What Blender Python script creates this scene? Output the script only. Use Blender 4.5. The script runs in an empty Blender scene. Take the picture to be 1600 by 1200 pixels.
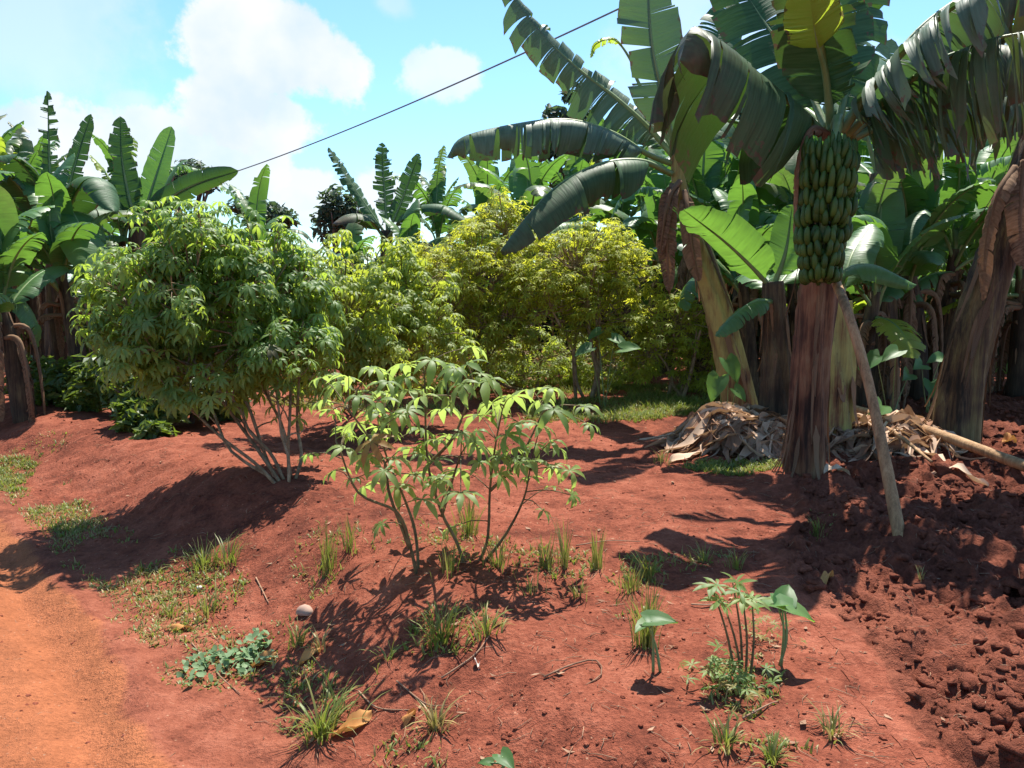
import bpy, math, random
import numpy as np
from mathutils import Vector

R = math.radians
sc = bpy.context.scene
COL = sc.collection

# ------------------------------------------------------------------ camera
CAM_H = 1.5
PITCH = R(7.26)
FPX = 1256.0                      # focal length in photo pixels (1600 wide)
cam_d = bpy.data.cameras.new('camera')
cam_d.sensor_width = 36.0
cam_d.lens = 36.0 * FPX / 1600.0
cam_d.clip_start = 0.05
cam_d.clip_end = 5000.0
cam = bpy.data.objects.new('camera', cam_d)
cam.location = (0, 0, CAM_H)
cam.rotation_euler = (R(90) - PITCH, 0, 0)
COL.objects.link(cam)
sc.camera = cam

# ------------------------------------------------------------------ light
SUN_EL = R(63.5)
SUN_AZ = math.atan2(0.30, 1.0)     # to the right of straight ahead
SKY_STRENGTH = 0.115
sc.view_settings.view_transform = 'Standard'
sc.view_settings.look = 'None'
sc.view_settings.gamma = 1.0
sc.view_settings.exposure = 1.1
sun_d = bpy.data.lights.new('sun', 'SUN')
sun_d.energy = 5.0
sun_d.angle = R(0.5)
sun_d.color = (1.0, 0.95, 0.86)
sun = bpy.data.objects.new('sun', sun_d)
to_sun = Vector((math.sin(SUN_AZ) * math.cos(SUN_EL), math.cos(SUN_AZ) * math.cos(SUN_EL), math.sin(SUN_EL)))
sun.rotation_euler = to_sun.to_track_quat('Z', 'Y').to_euler()
sun.location = to_sun * 60
COL.objects.link(sun)


def ray(px, py):
    dx = (px - 800.0) / FPX
    dz = -(py - 600.0) / FPX
    cp, sp = math.cos(PITCH), math.sin(PITCH)
    return np.array([dx, cp + dz * sp, -sp + dz * cp])


def P(px, py, Y):
    d = ray(px, py)
    t = Y / d[1]
    return np.array([0, 0, CAM_H]) + d * t


# ------------------------------------------------------------------ world: sky with clouds
world = bpy.data.worlds.new("World")
sc.world = world
world.use_nodes = True
wn = world.node_tree.nodes
wl = world.node_tree.links
wn.clear()
w_out = wn.new('ShaderNodeOutputWorld')
sky = wn.new('ShaderNodeTexSky')
sky.sky_type = 'NISHITA'
sky.sun_disc = False
sky.sun_elevation = SUN_EL
sky.sun_rotation = SUN_AZ
sky.air_density = 1.0
sky.dust_density = 0.4
sky.ozone_density = 1.6
bg = wn.new('ShaderNodeBackground')
bg.inputs[1].default_value = SKY_STRENGTH
tintn = wn.new('ShaderNodeMix'); tintn.data_type = 'RGBA'; tintn.blend_type = 'MULTIPLY'
tintn.inputs[0].default_value = 1.0
tintn.inputs[7].default_value = (0.64, 0.86, 0.97, 1)
wl.new(sky.outputs[0], tintn.inputs[6])
wl.new(tintn.outputs[2], bg.inputs[0])
tc = wn.new('ShaderNodeTexCoord')


def wmath(op, a, b=None, c=None):
    n = wn.new('ShaderNodeMath'); n.operation = op
    for i, v in enumerate((a, b, c)):
        if v is None: continue
        if isinstance(v, (int, float)): n.inputs[i].default_value = v
        else: wl.new(v, n.inputs[i])
    return n.outputs[0]


# cumulus positions: direction, angular size, flattening, softness weight
CLOUDS = [  # px, py, r(px), vertical stretch, strength
    (375, 85, 95, 1.1, 1.0), (455, 95, 85, 1.2, 1.0), (350, 160, 75, 1.1, 1.0), (520, 105, 48, 1.2, 0.95), (410, 45, 45, 1.2, .95), (430, 190, 70, 1.3, .95),
    (690, 112, 60, 1.6, 0.75), (480, 300, 60, 1.4, 0.8), (360, 250, 100, 1.5, 0.9), (90, 240, 190, 2.6, 0.9), (260, 225, 90, 1.8, .9),
    (60, 55, 150, 1.5, 0.40), (200, 165, 40, 1.6, 0.5), (620, 310, 80, 1.6, 0.8), (1120, 90, 150, 1.0, 0.4), (1480, 240, 220, 1.4, 0.6),
    (615, 8, 30, 1.5, .4)]
warp = wn.new('ShaderNodeTexNoise'); warp.inputs['Scale'].default_value = 12.0; warp.inputs['Detail'].default_value = 10.0
warp.inputs['Roughness'].default_value = 0.62
wl.new(tc.outputs['Generated'], warp.inputs['Vector'])
nz = wmath('SUBTRACT', warp.outputs['Fac'], 0.5)
acc = None
for (px, py, rp, st, k) in CLOUDS:
    d = ray(px, py); d = d / np.linalg.norm(d)
    sub = wn.new('ShaderNodeVectorMath'); sub.operation = 'SUBTRACT'
    wl.new(tc.outputs['Generated'], sub.inputs[0]); sub.inputs[1].default_value = tuple(d)
    mul = wn.new('ShaderNodeVectorMath'); mul.operation = 'MULTIPLY'
    wl.new(sub.outputs[0], mul.inputs[0]); r = rp / FPX
    mul.inputs[1].default_value = (1 / r, 1 / r, st / r)
    ln = wn.new('ShaderNodeVectorMath'); ln.operation = 'LENGTH'
    wl.new(mul.outputs[0], ln.inputs[0])
    v = wmath('SUBTRACT', 1.0, ln.outputs['Value'])
    v = wmath('MULTIPLY_ADD', nz, 2.3, v)
    mr = wn.new('ShaderNodeMapRange'); mr.interpolation_type = 'SMOOTHSTEP'
    mr.inputs['From Min'].default_value = -0.10 if k > .7 else -.3
    mr.inputs['From Max'].default_value = 0.24 if k > .7 else .6
    mr.inputs['To Max'].default_value = k
    wl.new(v, mr.inputs['Value'])
    acc = mr.outputs[0] if acc is None else wmath('MAXIMUM', acc, mr.outputs[0])
cbg = wn.new('ShaderNodeBackground')
n2 = wn.new('ShaderNodeTexNoise'); n2.inputs['Scale'].default_value = 7.0; n2.inputs['Detail'].default_value = 5.0
wl.new(tc.outputs['Generated'], n2.inputs['Vector'])
cr = wn.new('ShaderNodeValToRGB')
cr.color_ramp.elements[0].position = 0.38; cr.color_ramp.elements[0].color = (0.72, 0.85, 0.97, 1)
cr.color_ramp.elements[1].position = 0.56; cr.color_ramp.elements[1].color = (0.96, 0.98, 1.0, 1)
wl.new(n2.outputs['Fac'], cr.inputs[0])
wl.new(cr.outputs[0], cbg.inputs[0])
cbg.inputs[1].default_value = 0.50
mixw = wn.new('ShaderNodeMixShader')
wl.new(acc, mixw.inputs[0]); wl.new(bg.outputs[0], mixw.inputs[1]); wl.new(cbg.outputs[0], mixw.inputs[2])
wl.new(mixw.outputs[0], w_out.inputs[0])


# ------------------------------------------------------------------ noise + terrain
def _hash(ix, iy, s):
    n = (ix.astype(np.int64) * 374761393 + iy.astype(np.int64) * 668265263 + s * 1442695041) & 0xffffffff
    n = ((n ^ (n >> 13)) * 1274126177) & 0xffffffff
    n = n ^ (n >> 16)
    return (n & 0xffff) / 65535.0


def vnoise(x, y, s=0):
    x = np.asarray(x, float); y = np.asarray(y, float)
    ix = np.floor(x); iy = np.floor(y)
    fx = x - ix; fy = y - iy
    fx = fx * fx * (3 - 2 * fx); fy = fy * fy * (3 - 2 * fy)
    a = _hash(ix, iy, s); b = _hash(ix + 1, iy, s); c = _hash(ix, iy + 1, s); d = _hash(ix + 1, iy + 1, s)
    return (a * (1 - fx) + b * fx) * (1 - fy) + (c * (1 - fx) + d * fx) * fy


def fbm(x, y, o=4, s=0):
    v = 0; a = .5; t = 0
    for i in range(o):
        v = v + a * vnoise(x * 2 ** i + 17.3 * i, y * 2 ** i - 9.1 * i, s + i); t += a; a *= .5
    return v / t


def sstep(a, b, x):
    t = np.clip((x - a) / (b - a), 0, 1)
    return t * t * (3 - 2 * t)


FIELD = 0.22


def road_s(x, y):
    q = -.66 * (x + 2) + .75 * (y - 4.26)
    return .75 * (x + 2) + .66 * (y - 4.26) + .032 * np.minimum(q * q, 14)


def plane_pt(px, py, z=FIELD):
    d = ray(px, py); t = (z - CAM_H) / d[2]
    return np.array([d[0] * t, d[1] * t])


_b = [plane_pt(*p) for p in ((1760, 1330), (1530, 1200), (1432, 1120), (1385, 1030), (1290, 955), (1215, 890), (1235, 800), (1240, 745), (1300, 690), (1325, 620), (1340, 590))]
_bx = np.array([p[0] for p in _b]); _by = np.array([p[1] for p in _b])


def till_d(x, y):
    """metres inside the dug plot (positive inside)"""
    e = np.interp(y, _by, _bx)
    d = (x - e) * .75 + .17 * (fbm(x * 4, y * 4, 4, 40) - .5)
    far = 9.6 - y + .5 * (fbm(x * 1.5, y * 1.5, 2, 41) - .5)
    return np.minimum(np.minimum(d, far), 7.5 - x)


def hbase(x, y):
    s = road_s(x, y) + .25 * (fbm(x * 1.6, y * 1.6, 3, 3) - .5)
    z = FIELD * sstep(-.05, .75, s)
    z = z + .05 * np.exp(-((s - .85) / .4) ** 2) * sstep(0, 6, y)
    z = z + .07 * (fbm(x * .6, y * .6, 3, 7) - .5) * sstep(.2, 1.5, s)
    z = z + .06 * np.exp(-((x - 1.87) ** 2 + (y - 5.1) ** 2) / .07) + .06 * np.exp(-((x + 1.5) ** 2 + (y - 5.0) ** 2) / .5) + .04 * np.exp(-((x + .2) ** 2 + (y - 3.5) ** 2) / .35)
    z = z - .040 * np.exp(-((s + .60) / .09) ** 2) - .02 * np.exp(-((s + 1.5) / .16) ** 2) + .018 * np.exp(-((s + .42) / .08) ** 2)
    return z


def h(x, y):
    x = np.asarray(x, float); y = np.asarray(y, float)
    z = hbase(x, y)
    rr_ = .45 + .55 * sstep(-.5, .0, road_s(x, y))
    z = z + rr_ * (.040 * (fbm(x * 4, y * 4, 3, 11) - .5) + .034 * (fbm(x * 13, y * 13, 4, 12) - .5) - .012 * sstep(.62, .75, fbm(x * 7, y * 7, 3, 14)))
    z = z - .05 * sstep(-.01, .08, till_d(x, y))
    return z


def htill(x, y):
    d = till_d(x, y)
    m = sstep(-.01, .05, d)
    b = np.abs(fbm(x * 5, y * 5, 3, 21) - .5) * 2
    c = fbm(x * 14, y * 14, 3, 22)
    z = h(x, y) + .0015 + .0045 * sstep(-.08, .0, d) + m * (.045 + .13 * (fbm(x * 2.6, y * 2.6, 2, 24) - .45) + .09 * b + .085 * (np.abs(fbm(x * 11, y * 11, 4, 22) - .5) * 2 - .2) + .05 * (fbm(x * 30, y * 30, 3, 23) - .5))
    return np.maximum(z, h(x, y) + .001 + .004 * sstep(-.08, .0, d))


_GX0, _GY0, _GS = -13.0, 0.6, .025
_gX, _gY = np.meshgrid(np.arange(_GX0, 13, _GS), np.arange(_GY0, 19, _GS))
_gZ = np.where(till_d(_gX, _gY) > .03, htill(_gX, _gY), h(_gX, _gY))


def hz(x, y):
    fx = (x - _GX0) / _GS; fy = (y - _GY0) / _GS
    ix = int(fx); iy = int(fy)
    if fx < 0 or fy < 0 or ix >= _gZ.shape[1] - 1 or iy >= _gZ.shape[0] - 1: return float(h(x, y))
    fx -= ix; fy -= iy
    return float((_gZ[iy, ix] * (1 - fx) + _gZ[iy, ix + 1] * fx) * (1 - fy) + (_gZ[iy + 1, ix] * (1 - fx) + _gZ[iy + 1, ix + 1] * fx) * fy)


def G(px, py):
    d = ray(px, py); t = .5
    while t < 60:
        p = np.array([0, 0, CAM_H]) + d * t
        if p[2] < hz(p[0], p[1]): break
        t += .02
    return np.array([p[0], p[1], hz(p[0], p[1])])


# ------------------------------------------------------------------ mesh builder
class MB:
    def __init__(self):
        self.V = []; self.Q = []; self.T3 = []; self.qm = []; self.tm = []; self.tint = []; self.dry = []; self.uv = []; self.n = 0

    def add(self, V, quads=None, tris=None, mat=0, tint=.5, dry=0., uv=None):
        V = np.asarray(V, float).reshape(-1, 3); k = len(V)
        self.V.append(V)
        self.tint.append(np.broadcast_to(np.asarray(tint, float), (k,)))
        self.dry.append(np.broadcast_to(np.asarray(dry, float), (k,)))
        self.uv.append(np.zeros((k, 2)) if uv is None else np.asarray(uv, float).reshape(-1, 2))
        if quads is not None and len(quads):
            q = np.asarray(quads, int).reshape(-1, 4) + self.n; self.Q.append(q); self.qm.append(np.full(len(q), mat))
        if tris is not None and len(tris):
            q = np.asarray(tris, int).reshape(-1, 3) + self.n; self.T3.append(q); self.tm.append(np.full(len(q), mat))
        self.n += k

    def build(self, name, mats, parent=None, origin=(0, 0, 0), smooth=True):
        me = bpy.data.meshes.new(name)
        V = np.concatenate(self.V) - np.asarray(origin, float)
        Q = np.concatenate(self.Q) if self.Q else np.zeros((0, 4), int)
        T = np.concatenate(self.T3) if self.T3 else np.zeros((0, 3), int)
        loops = np.concatenate([Q.ravel(), T.ravel()]).astype(np.int32)
        starts = np.concatenate([np.arange(len(Q)) * 4, len(Q) * 4 + np.arange(len(T)) * 3]).astype(np.int32)
        mi = np.concatenate((self.qm + self.tm)).astype(np.int32)
        me.vertices.add(len(V)); me.vertices.foreach_set('co', V.astype(np.float32).ravel())
        me.loops.add(len(loops)); me.loops.foreach_set('vertex_index', loops)
        me.polygons.add(len(starts)); me.polygons.foreach_set('loop_start', starts)
        me.polygons.foreach_set('material_index', mi)
        me.polygons.foreach_set('use_smooth', np.full(len(starts), smooth))
        me.update(calc_edges=True)
        for nm, arr in (('tint', self.tint), ('dry', self.dry)):
            a = me.attributes.new(nm, 'FLOAT', 'POINT'); a.data.foreach_set('value', np.concatenate(arr).astype(np.float32))
        uv = np.concatenate(self.uv)
        if np.any(uv):
            l = me.uv_layers.new(name='UVMap'); l.data.foreach_set('uv', uv[loops].astype(np.float32).ravel())
        me.validate()
        for m in (mats if isinstance(mats, (list, tuple)) else [mats]): me.materials.append(m)
        o = bpy.data.objects.new(name, me); COL.objects.link(o)
        if parent is not None: o.parent = parent
        else: o.location = tuple(origin)
        return o


def tag(o, label=None, cat=None, group=None, kind=None):
    if label: o['label'] = label
    if cat: o['category'] = cat
    if group: o['group'] = group
    if kind: o['kind'] = kind
    return o


def thing(name, loc, label, cat, group=None):
    o = bpy.data.objects.new(name, None); o.empty_display_size = .1
    COL.objects.link(o); o.location = tuple(loc)
    return tag(o, label, cat, group)


def copy_tree(o, parent=None):
    c = o.copy(); COL.objects.link(c); c.parent = parent
    for ch in list(o.children): copy_tree(ch, c)
    return c


def unit(v):
    v = np.asarray(v, float); return v / (np.linalg.norm(v, axis=-1, keepdims=True) + 1e-9)


def catmull(pts, n):
    p = np.asarray(pts, float)
    if len(p) == 2: return p[0] + (p[1] - p[0]) * np.linspace(0, 1, n)[:, None]
    p = np.vstack([2 * p[0] - p[1], p, 2 * p[-1] - p[-2]])
    seg = np.linalg.norm(np.diff(p[1:-1], axis=0), axis=1); cum = np.concatenate([[0], np.cumsum(seg)])
    out = []
    for s in np.linspace(0, cum[-1], n):
        i = min(np.searchsorted(cum, s, 'right') - 1, len(seg) - 1); t = (s - cum[i]) / max(seg[i], 1e-9)
        a, b, c, d = p[i], p[i + 1], p[i + 2], p[i + 3]
        out.append(.5 * (2 * b + (c - a) * t + (2 * a - 5 * b + 4 * c - d) * t * t + (3 * b - a - 3 * c + d) * t ** 3))
    return np.array(out)


def tube(mb, pts, radii, n=8, seg=None, mat=0, tint=.5, dry=0., wob=0., rng=None, cap=True, saw=0.):
    pts = catmull(pts, seg) if seg else np.asarray(pts, float)
    m = len(pts); rr = np.interp(np.linspace(0, 1, m), np.linspace(0, 1, len(radii)), radii)
    T = unit(np.gradient(pts, axis=0))
    a = np.array([1., 0, 0]) if abs(T[0][0]) < .8 else np.array([0, 1., 0])
    u = unit(np.cross(T[0], a)); V = []
    ang = np.arange(n) * 2 * math.pi / n
    L = np.concatenate([[0], np.cumsum(np.linalg.norm(np.diff(pts, axis=0), axis=1))])
    UV = []
    for i in range(m):
        u = unit(u - T[i] * np.dot(u, T[i])); w = np.cross(T[i], u)
        r = rr[i]
        rad = np.full(n, r)
        if wob and rng is not None: rad = r * (1 + wob * (rng.random(n) - .5))
        if saw:
            sw = (np.arange(n) / n * 3 + i / m * 1.1) % 1.0; rad = rad * (1 + saw * (sw - .5) + .4 * saw * np.sin(np.arange(n) / n * 44 + i * .35))
        V.append(pts[i] + rad[:, None] * (np.cos(ang)[:, None] * u + np.sin(ang)[:, None] * w))
        UV += [(k / n, L[i]) for k in range(n)]
    V = np.concatenate(V)
    q = [(i * n + k, i * n + (k + 1) % n, (i + 1) * n + (k + 1) % n, (i + 1) * n + k) for i in range(m - 1) for k in range(n)]
    tr = []
    if cap:
        V = np.vstack([V, pts[0], pts[-1]]); b = m * n; UV += [(0, 0), (0, L[-1])]
        tr = [(b, (k + 1) % n, k) for k in range(n)] + [(b + 1, (m - 1) * n + k, (m - 1) * n + (k + 1) % n) for k in range(n)]
    mb.add(V, q, tr, mat, tint, dry, UV)


# ------------------------------------------------------------------ materials
def newmat(name):
    m = bpy.data.materials.new(name); m.use_nodes = True
    nt = m.node_tree; nt.nodes.clear()
    out = nt.nodes.new('ShaderNodeOutputMaterial')
    return m, nt, out


def nd(nt, typ, **kw):
    n = nt.nodes.new(typ)
    for k, v in kw.items(): setattr(n, k, v)
    return n


def mixc(nt, fac, a, b, mode='MIX'):
    n = nd(nt, 'ShaderNodeMix', data_type='RGBA', blend_type=mode)
    for i, v in ((0, fac), (6, a), (7, b)):
        if isinstance(v, (int, float)): n.inputs[i].default_value = v
        elif isinstance(v, tuple): n.inputs[i].default_value = v + (1,) if len(v) == 3 else v
        else: nt.links.new(v, n.inputs[i])
    return n.outputs[2]


def ramp(nt, src, stops):
    n = nd(nt, 'ShaderNodeValToRGB'); e = n.color_ramp.elements
    while len(e) < len(stops): e.new(.5)
    for i, (p, c) in enumerate(stops): e[i].position = p; e[i].color = c + (1,) if len(c) == 3 else c
    nt.links.new(src, n.inputs[0]); return n.outputs[0]


def mth(nt, op, a, b=None, clamp=False):
    n = nd(nt, 'ShaderNodeMath', operation=op); n.use_clamp = clamp
    for i, v in enumerate((a, b)):
        if v is None: continue
        if isinstance(v, (int, float)): n.inputs[i].default_value = v
        else: nt.links.new(v, n.inputs[i])
    return n.outputs[0]


def noise(nt, scale, detail=4, rough=.55, vec=None, sc3=None):
    n = nd(nt, 'ShaderNodeTexNoise'); n.inputs['Scale'].default_value = scale; n.inputs['Detail'].default_value = detail
    n.inputs['Roughness'].default_value = rough
    if vec is None:
        vec = nd(nt, 'ShaderNodeTexCoord').outputs['Object']
    if sc3:
        mp = nd(nt, 'ShaderNodeMapping'); mp.inputs['Scale'].default_value = sc3; nt.links.new(vec, mp.inputs[0]); vec = mp.outputs[0]
    nt.links.new(vec, n.inputs['Vector']); return n.outputs['Fac']


def attr(nt, name):
    n = nd(nt, 'ShaderNodeAttribute'); n.attribute_name = name; return n.outputs['Fac']


def leafmat(name, c1, c2, trans, tf=.35, rough=.38, spec=.5, veins=False, brown=(.115, .070, .045), edge=False):
    m, nt, out = newmat(name); L = nt.links
    nz_ = noise(nt, 6, 3)
    t = mth(nt, 'ADD', attr(nt, 'tint'), mth(nt, 'MULTIPLY', mth(nt, 'SUBTRACT', nz_, .5), .5), True)
    col = mixc(nt, t, c1, c2)
    tcol = mixc(nt, t, tuple(.75 * x for x in trans), tuple(min(1, 1.2 * x) for x in trans))
    dryf = attr(nt, 'dry')
    bump = None
    if veins:
        uvn = nd(nt, 'ShaderNodeUVMap')
        v = noise(nt, 1.0, 2, .5, uvn.outputs[0], (55, 1.6, 1))
        col = mixc(nt, ramp(nt, v, [(.35, (0, 0, 0)), (.7, (.55, .55, .55))]), col, tuple(min(1, 1.8 * x + .01) for x in c2))
        tcol = mixc(nt, ramp(nt, v, [(.4, (0, 0, 0)), (.7, (.6, .6, .6))]), tcol, tuple(.55 * x for x in trans))
        bump = nd(nt, 'ShaderNodeBump'); bump.inputs['Strength'].default_value = .25; bump.inputs['Distance'].default_value = .01
        L.new(v, bump.inputs['Height'])
        if edge:
            sp = nd(nt, 'ShaderNodeSeparateXYZ'); L.new(uvn.outputs[0], sp.inputs[0])
            av = mth(nt, 'ABSOLUTE', sp.outputs[1])
            e = mth(nt, 'ADD', av, mth(nt, 'MULTIPLY', mth(nt, 'SUBTRACT', noise(nt, 22, 3), .5), .9))
            er = ramp(nt, e, [(.98, (0, 0, 0)), (1.14, (.85, .85, .85))])
            dryf = mth(nt, 'MAXIMUM', dryf, er)
    d2 = mth(nt, 'ADD', dryf, mth(nt, 'MULTIPLY', mth(nt, 'SUBTRACT', noise(nt, 14, 4), .5), mth(nt, 'MULTIPLY', dryf, 1.6)), True)
    bcol = mixc(nt, noise(nt, 30, 3), tuple(.45 * x for x in brown), tuple(1.6 * x for x in brown))
    col = mixc(nt, d2, col, bcol)
    tcol = mixc(nt, d2, tcol, tuple(.9 * x for x in brown))
    pb = nd(nt, 'ShaderNodeBsdfPrincipled'); pb.inputs['Roughness'].default_value = rough
    pb.inputs['Specular IOR Level'].default_value = spec
    L.new(col, pb.inputs['Base Color'])
    tr = nd(nt, 'ShaderNodeBsdfTranslucent'); L.new(tcol, tr.inputs[0])
    if bump: L.new(bump.outputs[0], pb.inputs['Normal']); L.new(bump.outputs[0], tr.inputs['Normal'])
    mx = nd(nt, 'ShaderNodeMixShader'); mx.inputs[0].default_value = tf
    L.new(pb.outputs[0], mx.inputs[1]); L.new(tr.outputs[0], mx.inputs[2]); L.new(mx.outputs[0], out.inputs[0])
    return m


def barkmat(name, stops, sc3=(16, 16, 1.4), rough=.75, bump=.5, uv=False, spec=.25):
    m, nt, out = newmat(name); L = nt.links
    vec = nd(nt, 'ShaderNodeTexCoord').outputs['Object']
    a = noise(nt, 1.0, 5, .6, vec, sc3)
    b = noise(nt, 3.2, 3, .5, vec)
    c_ = noise(nt, 1.0, 5, .7, vec, (sc3[0] * 4.5, sc3[1] * 4.5, sc3[2] * 4))
    f = mth(nt, 'ADD', mth(nt, 'MULTIPLY', a, .38), mth(nt, 'ADD', mth(nt, 'MULTIPLY', b, .34), mth(nt, 'MULTIPLY', c_, .28)))
    col = ramp(nt, f, [(.5 + (q_ - .5) * .55, c__) for q_, c__ in stops])
    pb = nd(nt, 'ShaderNodeBsdfPrincipled'); pb.inputs['Roughness'].default_value = rough; pb.inputs['Specular IOR Level'].default_value = spec
    L.new(col, pb.inputs['Base Color'])
    bp = nd(nt, 'ShaderNodeBump'); bp.inputs['Strength'].default_value = bump; bp.inputs['Distance'].default_value = .02
    L.new(mth(nt, 'ADD', a, mth(nt, 'MULTIPLY', c_, .8)), bp.inputs['Height']); L.new(bp.outputs[0], pb.inputs['Normal'])
    L.new(pb.outputs[0], out.inputs[0]); return m


def soilmat(name, dark, mid, light, track=None, fine=1.0, bump=.6, litter=True, blend=None):
    m, nt, out = newmat(name); L = nt.links
    g = nd(nt, 'ShaderNodeNewGeometry').outputs['Position']
    big = noise(nt, 1.1, 5, .6, g); md = noise(nt, 7, 5, .65, g); fi = noise(nt, 60 * fine, 4, .7, g); vf = noise(nt, 260, 2, .6, g)
    f = mth(nt, 'ADD', mth(nt, 'MULTIPLY', big, .30), mth(nt, 'ADD', mth(nt, 'MULTIPLY', md, .34), mth(nt, 'ADD', mth(nt, 'MULTIPLY', fi, .24), mth(nt, 'MULTIPLY', noise(nt, 22, 5, .7, g), .12))))
    col = ramp(nt, f, [(.41, dark), (.5, mid), (.60, light)])
    if blend:
        bt = mth(nt, 'ADD', attr(nt, 'tint'), mth(nt, 'MULTIPLY', mth(nt, 'SUBTRACT', md, .5), .6))
        col = mixc(nt, ramp(nt, bt, [(.4, (0, 0, 0)), (.58, (1, 1, 1))]), ramp(nt, f, [(.41, blend[0]), (.5, blend[1]), (.60, blend[2])]), col)
    if track:
        tn = mth(nt, 'ADD', attr(nt, 'tint'), mth(nt, 'MULTIPLY', mth(nt, 'SUBTRACT', md, .5), .8))
        col = mixc(nt, ramp(nt, tn, [(.38, (0, 0, 0)), (.68, (1, 1, 1))]), col, mixc(nt, ramp(nt, mth(nt, 'ADD', mth(nt, 'MULTIPLY', fi, .5), mth(nt, 'MULTIPLY', md, .5)), [(.38, (0, 0, 0)), (.62, (1, 1, 1))]), tuple(.72 * x for x in track), tuple(1.18 * x for x in track)))
    if litter:
        vo = nd(nt, 'ShaderNodeTexVoronoi'); vo.inputs['Scale'].default_value = 42
        L.new(g, vo.inputs['Vector'])
        pk = ramp(nt, vo.outputs['Distance'], [(.10, (1, 1, 1)), (.20, (0, 0, 0))])
        gate = ramp(nt, noise(nt, 11, 2, .5, g), [(.55, (0, 0, 0)), (.62, (.7, .7, .7))])
        col = mixc(nt, mth(nt, 'MULTIPLY', pk, gate), col, (.42, .24, .15))
        vo2 = nd(nt, 'ShaderNodeTexVoronoi'); vo2.inputs['Scale'].default_value = 28
        L.new(g, vo2.inputs['Vector'])
        pk2 = ramp(nt, vo2.outputs['Distance'], [(.10, (1, 1, 1)), (.24, (0, 0, 0))])
        gate2 = ramp(nt, noise(nt, 6.3, 2, .5, g), [(.52, (0, 0, 0)), (.6, (.75, .75, .75))])
        col = mixc(nt, mth(nt, 'MULTIPLY', pk2, gate2), col, tuple(.6 * x for x in dark))
    pb = nd(nt, 'ShaderNodeBsdfPrincipled'); pb.inputs['Roughness'].default_value = .95; pb.inputs['Specular IOR Level'].default_value = .1
    L.new(col, pb.inputs['Base Color'])
    hh = mth(nt, 'ADD', mth(nt, 'MULTIPLY', md, .9), mth(nt, 'ADD', mth(nt, 'MULTIPLY', fi, .5), mth(nt, 'MULTIPLY', vf, .18)))
    bp = nd(nt, 'ShaderNodeBump'); bp.inputs['Strength'].default_value = bump; bp.inputs['Distance'].default_value = .035
    L.new(hh, bp.inputs['Height']); L.new(bp.outputs[0], pb.inputs['Normal'])
    L.new(pb.outputs[0], out.inputs[0]); return m


def plain(name, a, b, sc_=20, rough=.8, spec=.2, bump=.3):
    m, nt, out = newmat(name); L = nt.links
    f = noise(nt, sc_, 4)
    t = mth(nt, 'ADD', mth(nt, 'MULTIPLY', f, .7), mth(nt, 'MULTIPLY', attr(nt, 'tint'), .3))
    col = ramp(nt, t, [(.3, a), (.7, b)])
    pb = nd(nt, 'ShaderNodeBsdfPrincipled'); pb.inputs['Roughness'].default_value = rough; pb.inputs['Specular IOR Level'].default_value = spec
    L.new(col, pb.inputs['Base Color'])
    bp = nd(nt, 'ShaderNodeBump'); bp.inputs['Strength'].default_value = bump; bp.inputs['Distance'].default_value = .01
    L.new(f, bp.inputs['Height']); L.new(bp.outputs[0], pb.inputs['Normal'])
    L.new(pb.outputs[0], out.inputs[0]); return m


M = {}
M['soil'] = soilmat('red_soil', (.105, .030, .018), (.225, .064, .036), (.34, .112, .066), bump=.9)
M['road'] = soilmat('road_earth', (.13, .040, .024), (.24, .074, .042), (.34, .118, .070), track=(.345, .118, .052), bump=.9)
M['tilled'] = soilmat('dug_soil', (.085, .027, .016), (.165, .050, .029), (.26, .086, .050), fine=.8, bump=1., litter=False, blend=((.105, .030, .018), (.225, .064, .036), (.34, .112, .066)))
M['ban'] = leafmat('banana_leaf_green', (.024, .062, .026), (.054, .112, .046), (.08, .19, .025), .24, .52, .22, True, edge=True)
M['ban_bg'] = leafmat('banana_leaf_grove', (.032, .092, .036), (.08, .170, .055), (.17, .36, .04), .36, .44, .38, True)
M['ban_pale'] = leafmat('banana_leaf_waxy', (.045, .085, .052), (.095, .145, .090), (.09, .19, .045), .26, .46, .32, True, edge=True)
M['ban_yel'] = leafmat('banana_leaf_yellow', (.14, .22, .03), (.24, .30, .04), (.42, .55, .04), .5, .4, .4, True, edge=True)
M['rib'] = plain('leaf_midrib', (.10, .17, .06), (.22, .28, .11), 8, .45, .4)
M['dead'] = leafmat('dead_banana_leaf', (.060, .033, .021), (.24, .145, .085), (.20, .10, .05), .2, .8, .12, True)
M['dead_dark'] = leafmat('withered_leaf_tip', (.030, .022, .022), (.13, .095, .080), (.07, .045, .035), .2, .8, .12, True, brown=(.10, .075, .06))
M['dryheap'] = leafmat('dry_leaf_litter', (.22, .105, .060), (.64, .46, .32), (.4, .24, .12), .2, .75, .15)
M['cass'] = leafmat('cassava_leaf', (.080, .165, .045), (.18, .29, .080), (.40, .54, .06), .50, .5, .35)
M['cass_young'] = leafmat('young_cassava_leaf', (.10, .185, .045), (.20, .29, .075), (.42, .56, .11), .50, .5, .35, brown=(.35, .17, .05))
M['cass_mid'] = leafmat('cassava_leaf_light', (.13, .21, .042), (.25, .32, .065), (.50, .58, .055), .50, .5, .3)
M['cass_yel'] = leafmat('cassava_leaf_yellowing', (.19, .25, .035), (.37, .41, .058), (.60, .62, .05), .50, .55, .25)
M['shrub'] = leafmat('shrub_leaf', (.045, .085, .022), (.11, .15, .035), (.22, .32, .03), .33, .45, .4)
M['treeleaf'] = leafmat('tree_leaf_dark', (.035, .065, .045), (.070, .105, .065), (.10, .17, .05), .3, .5, .3)
M['treelight'] = leafmat('tree_leaf_light', (.07, .13, .03), (.14, .20, .05), (.28, .40, .05), .35, .5, .3)
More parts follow.
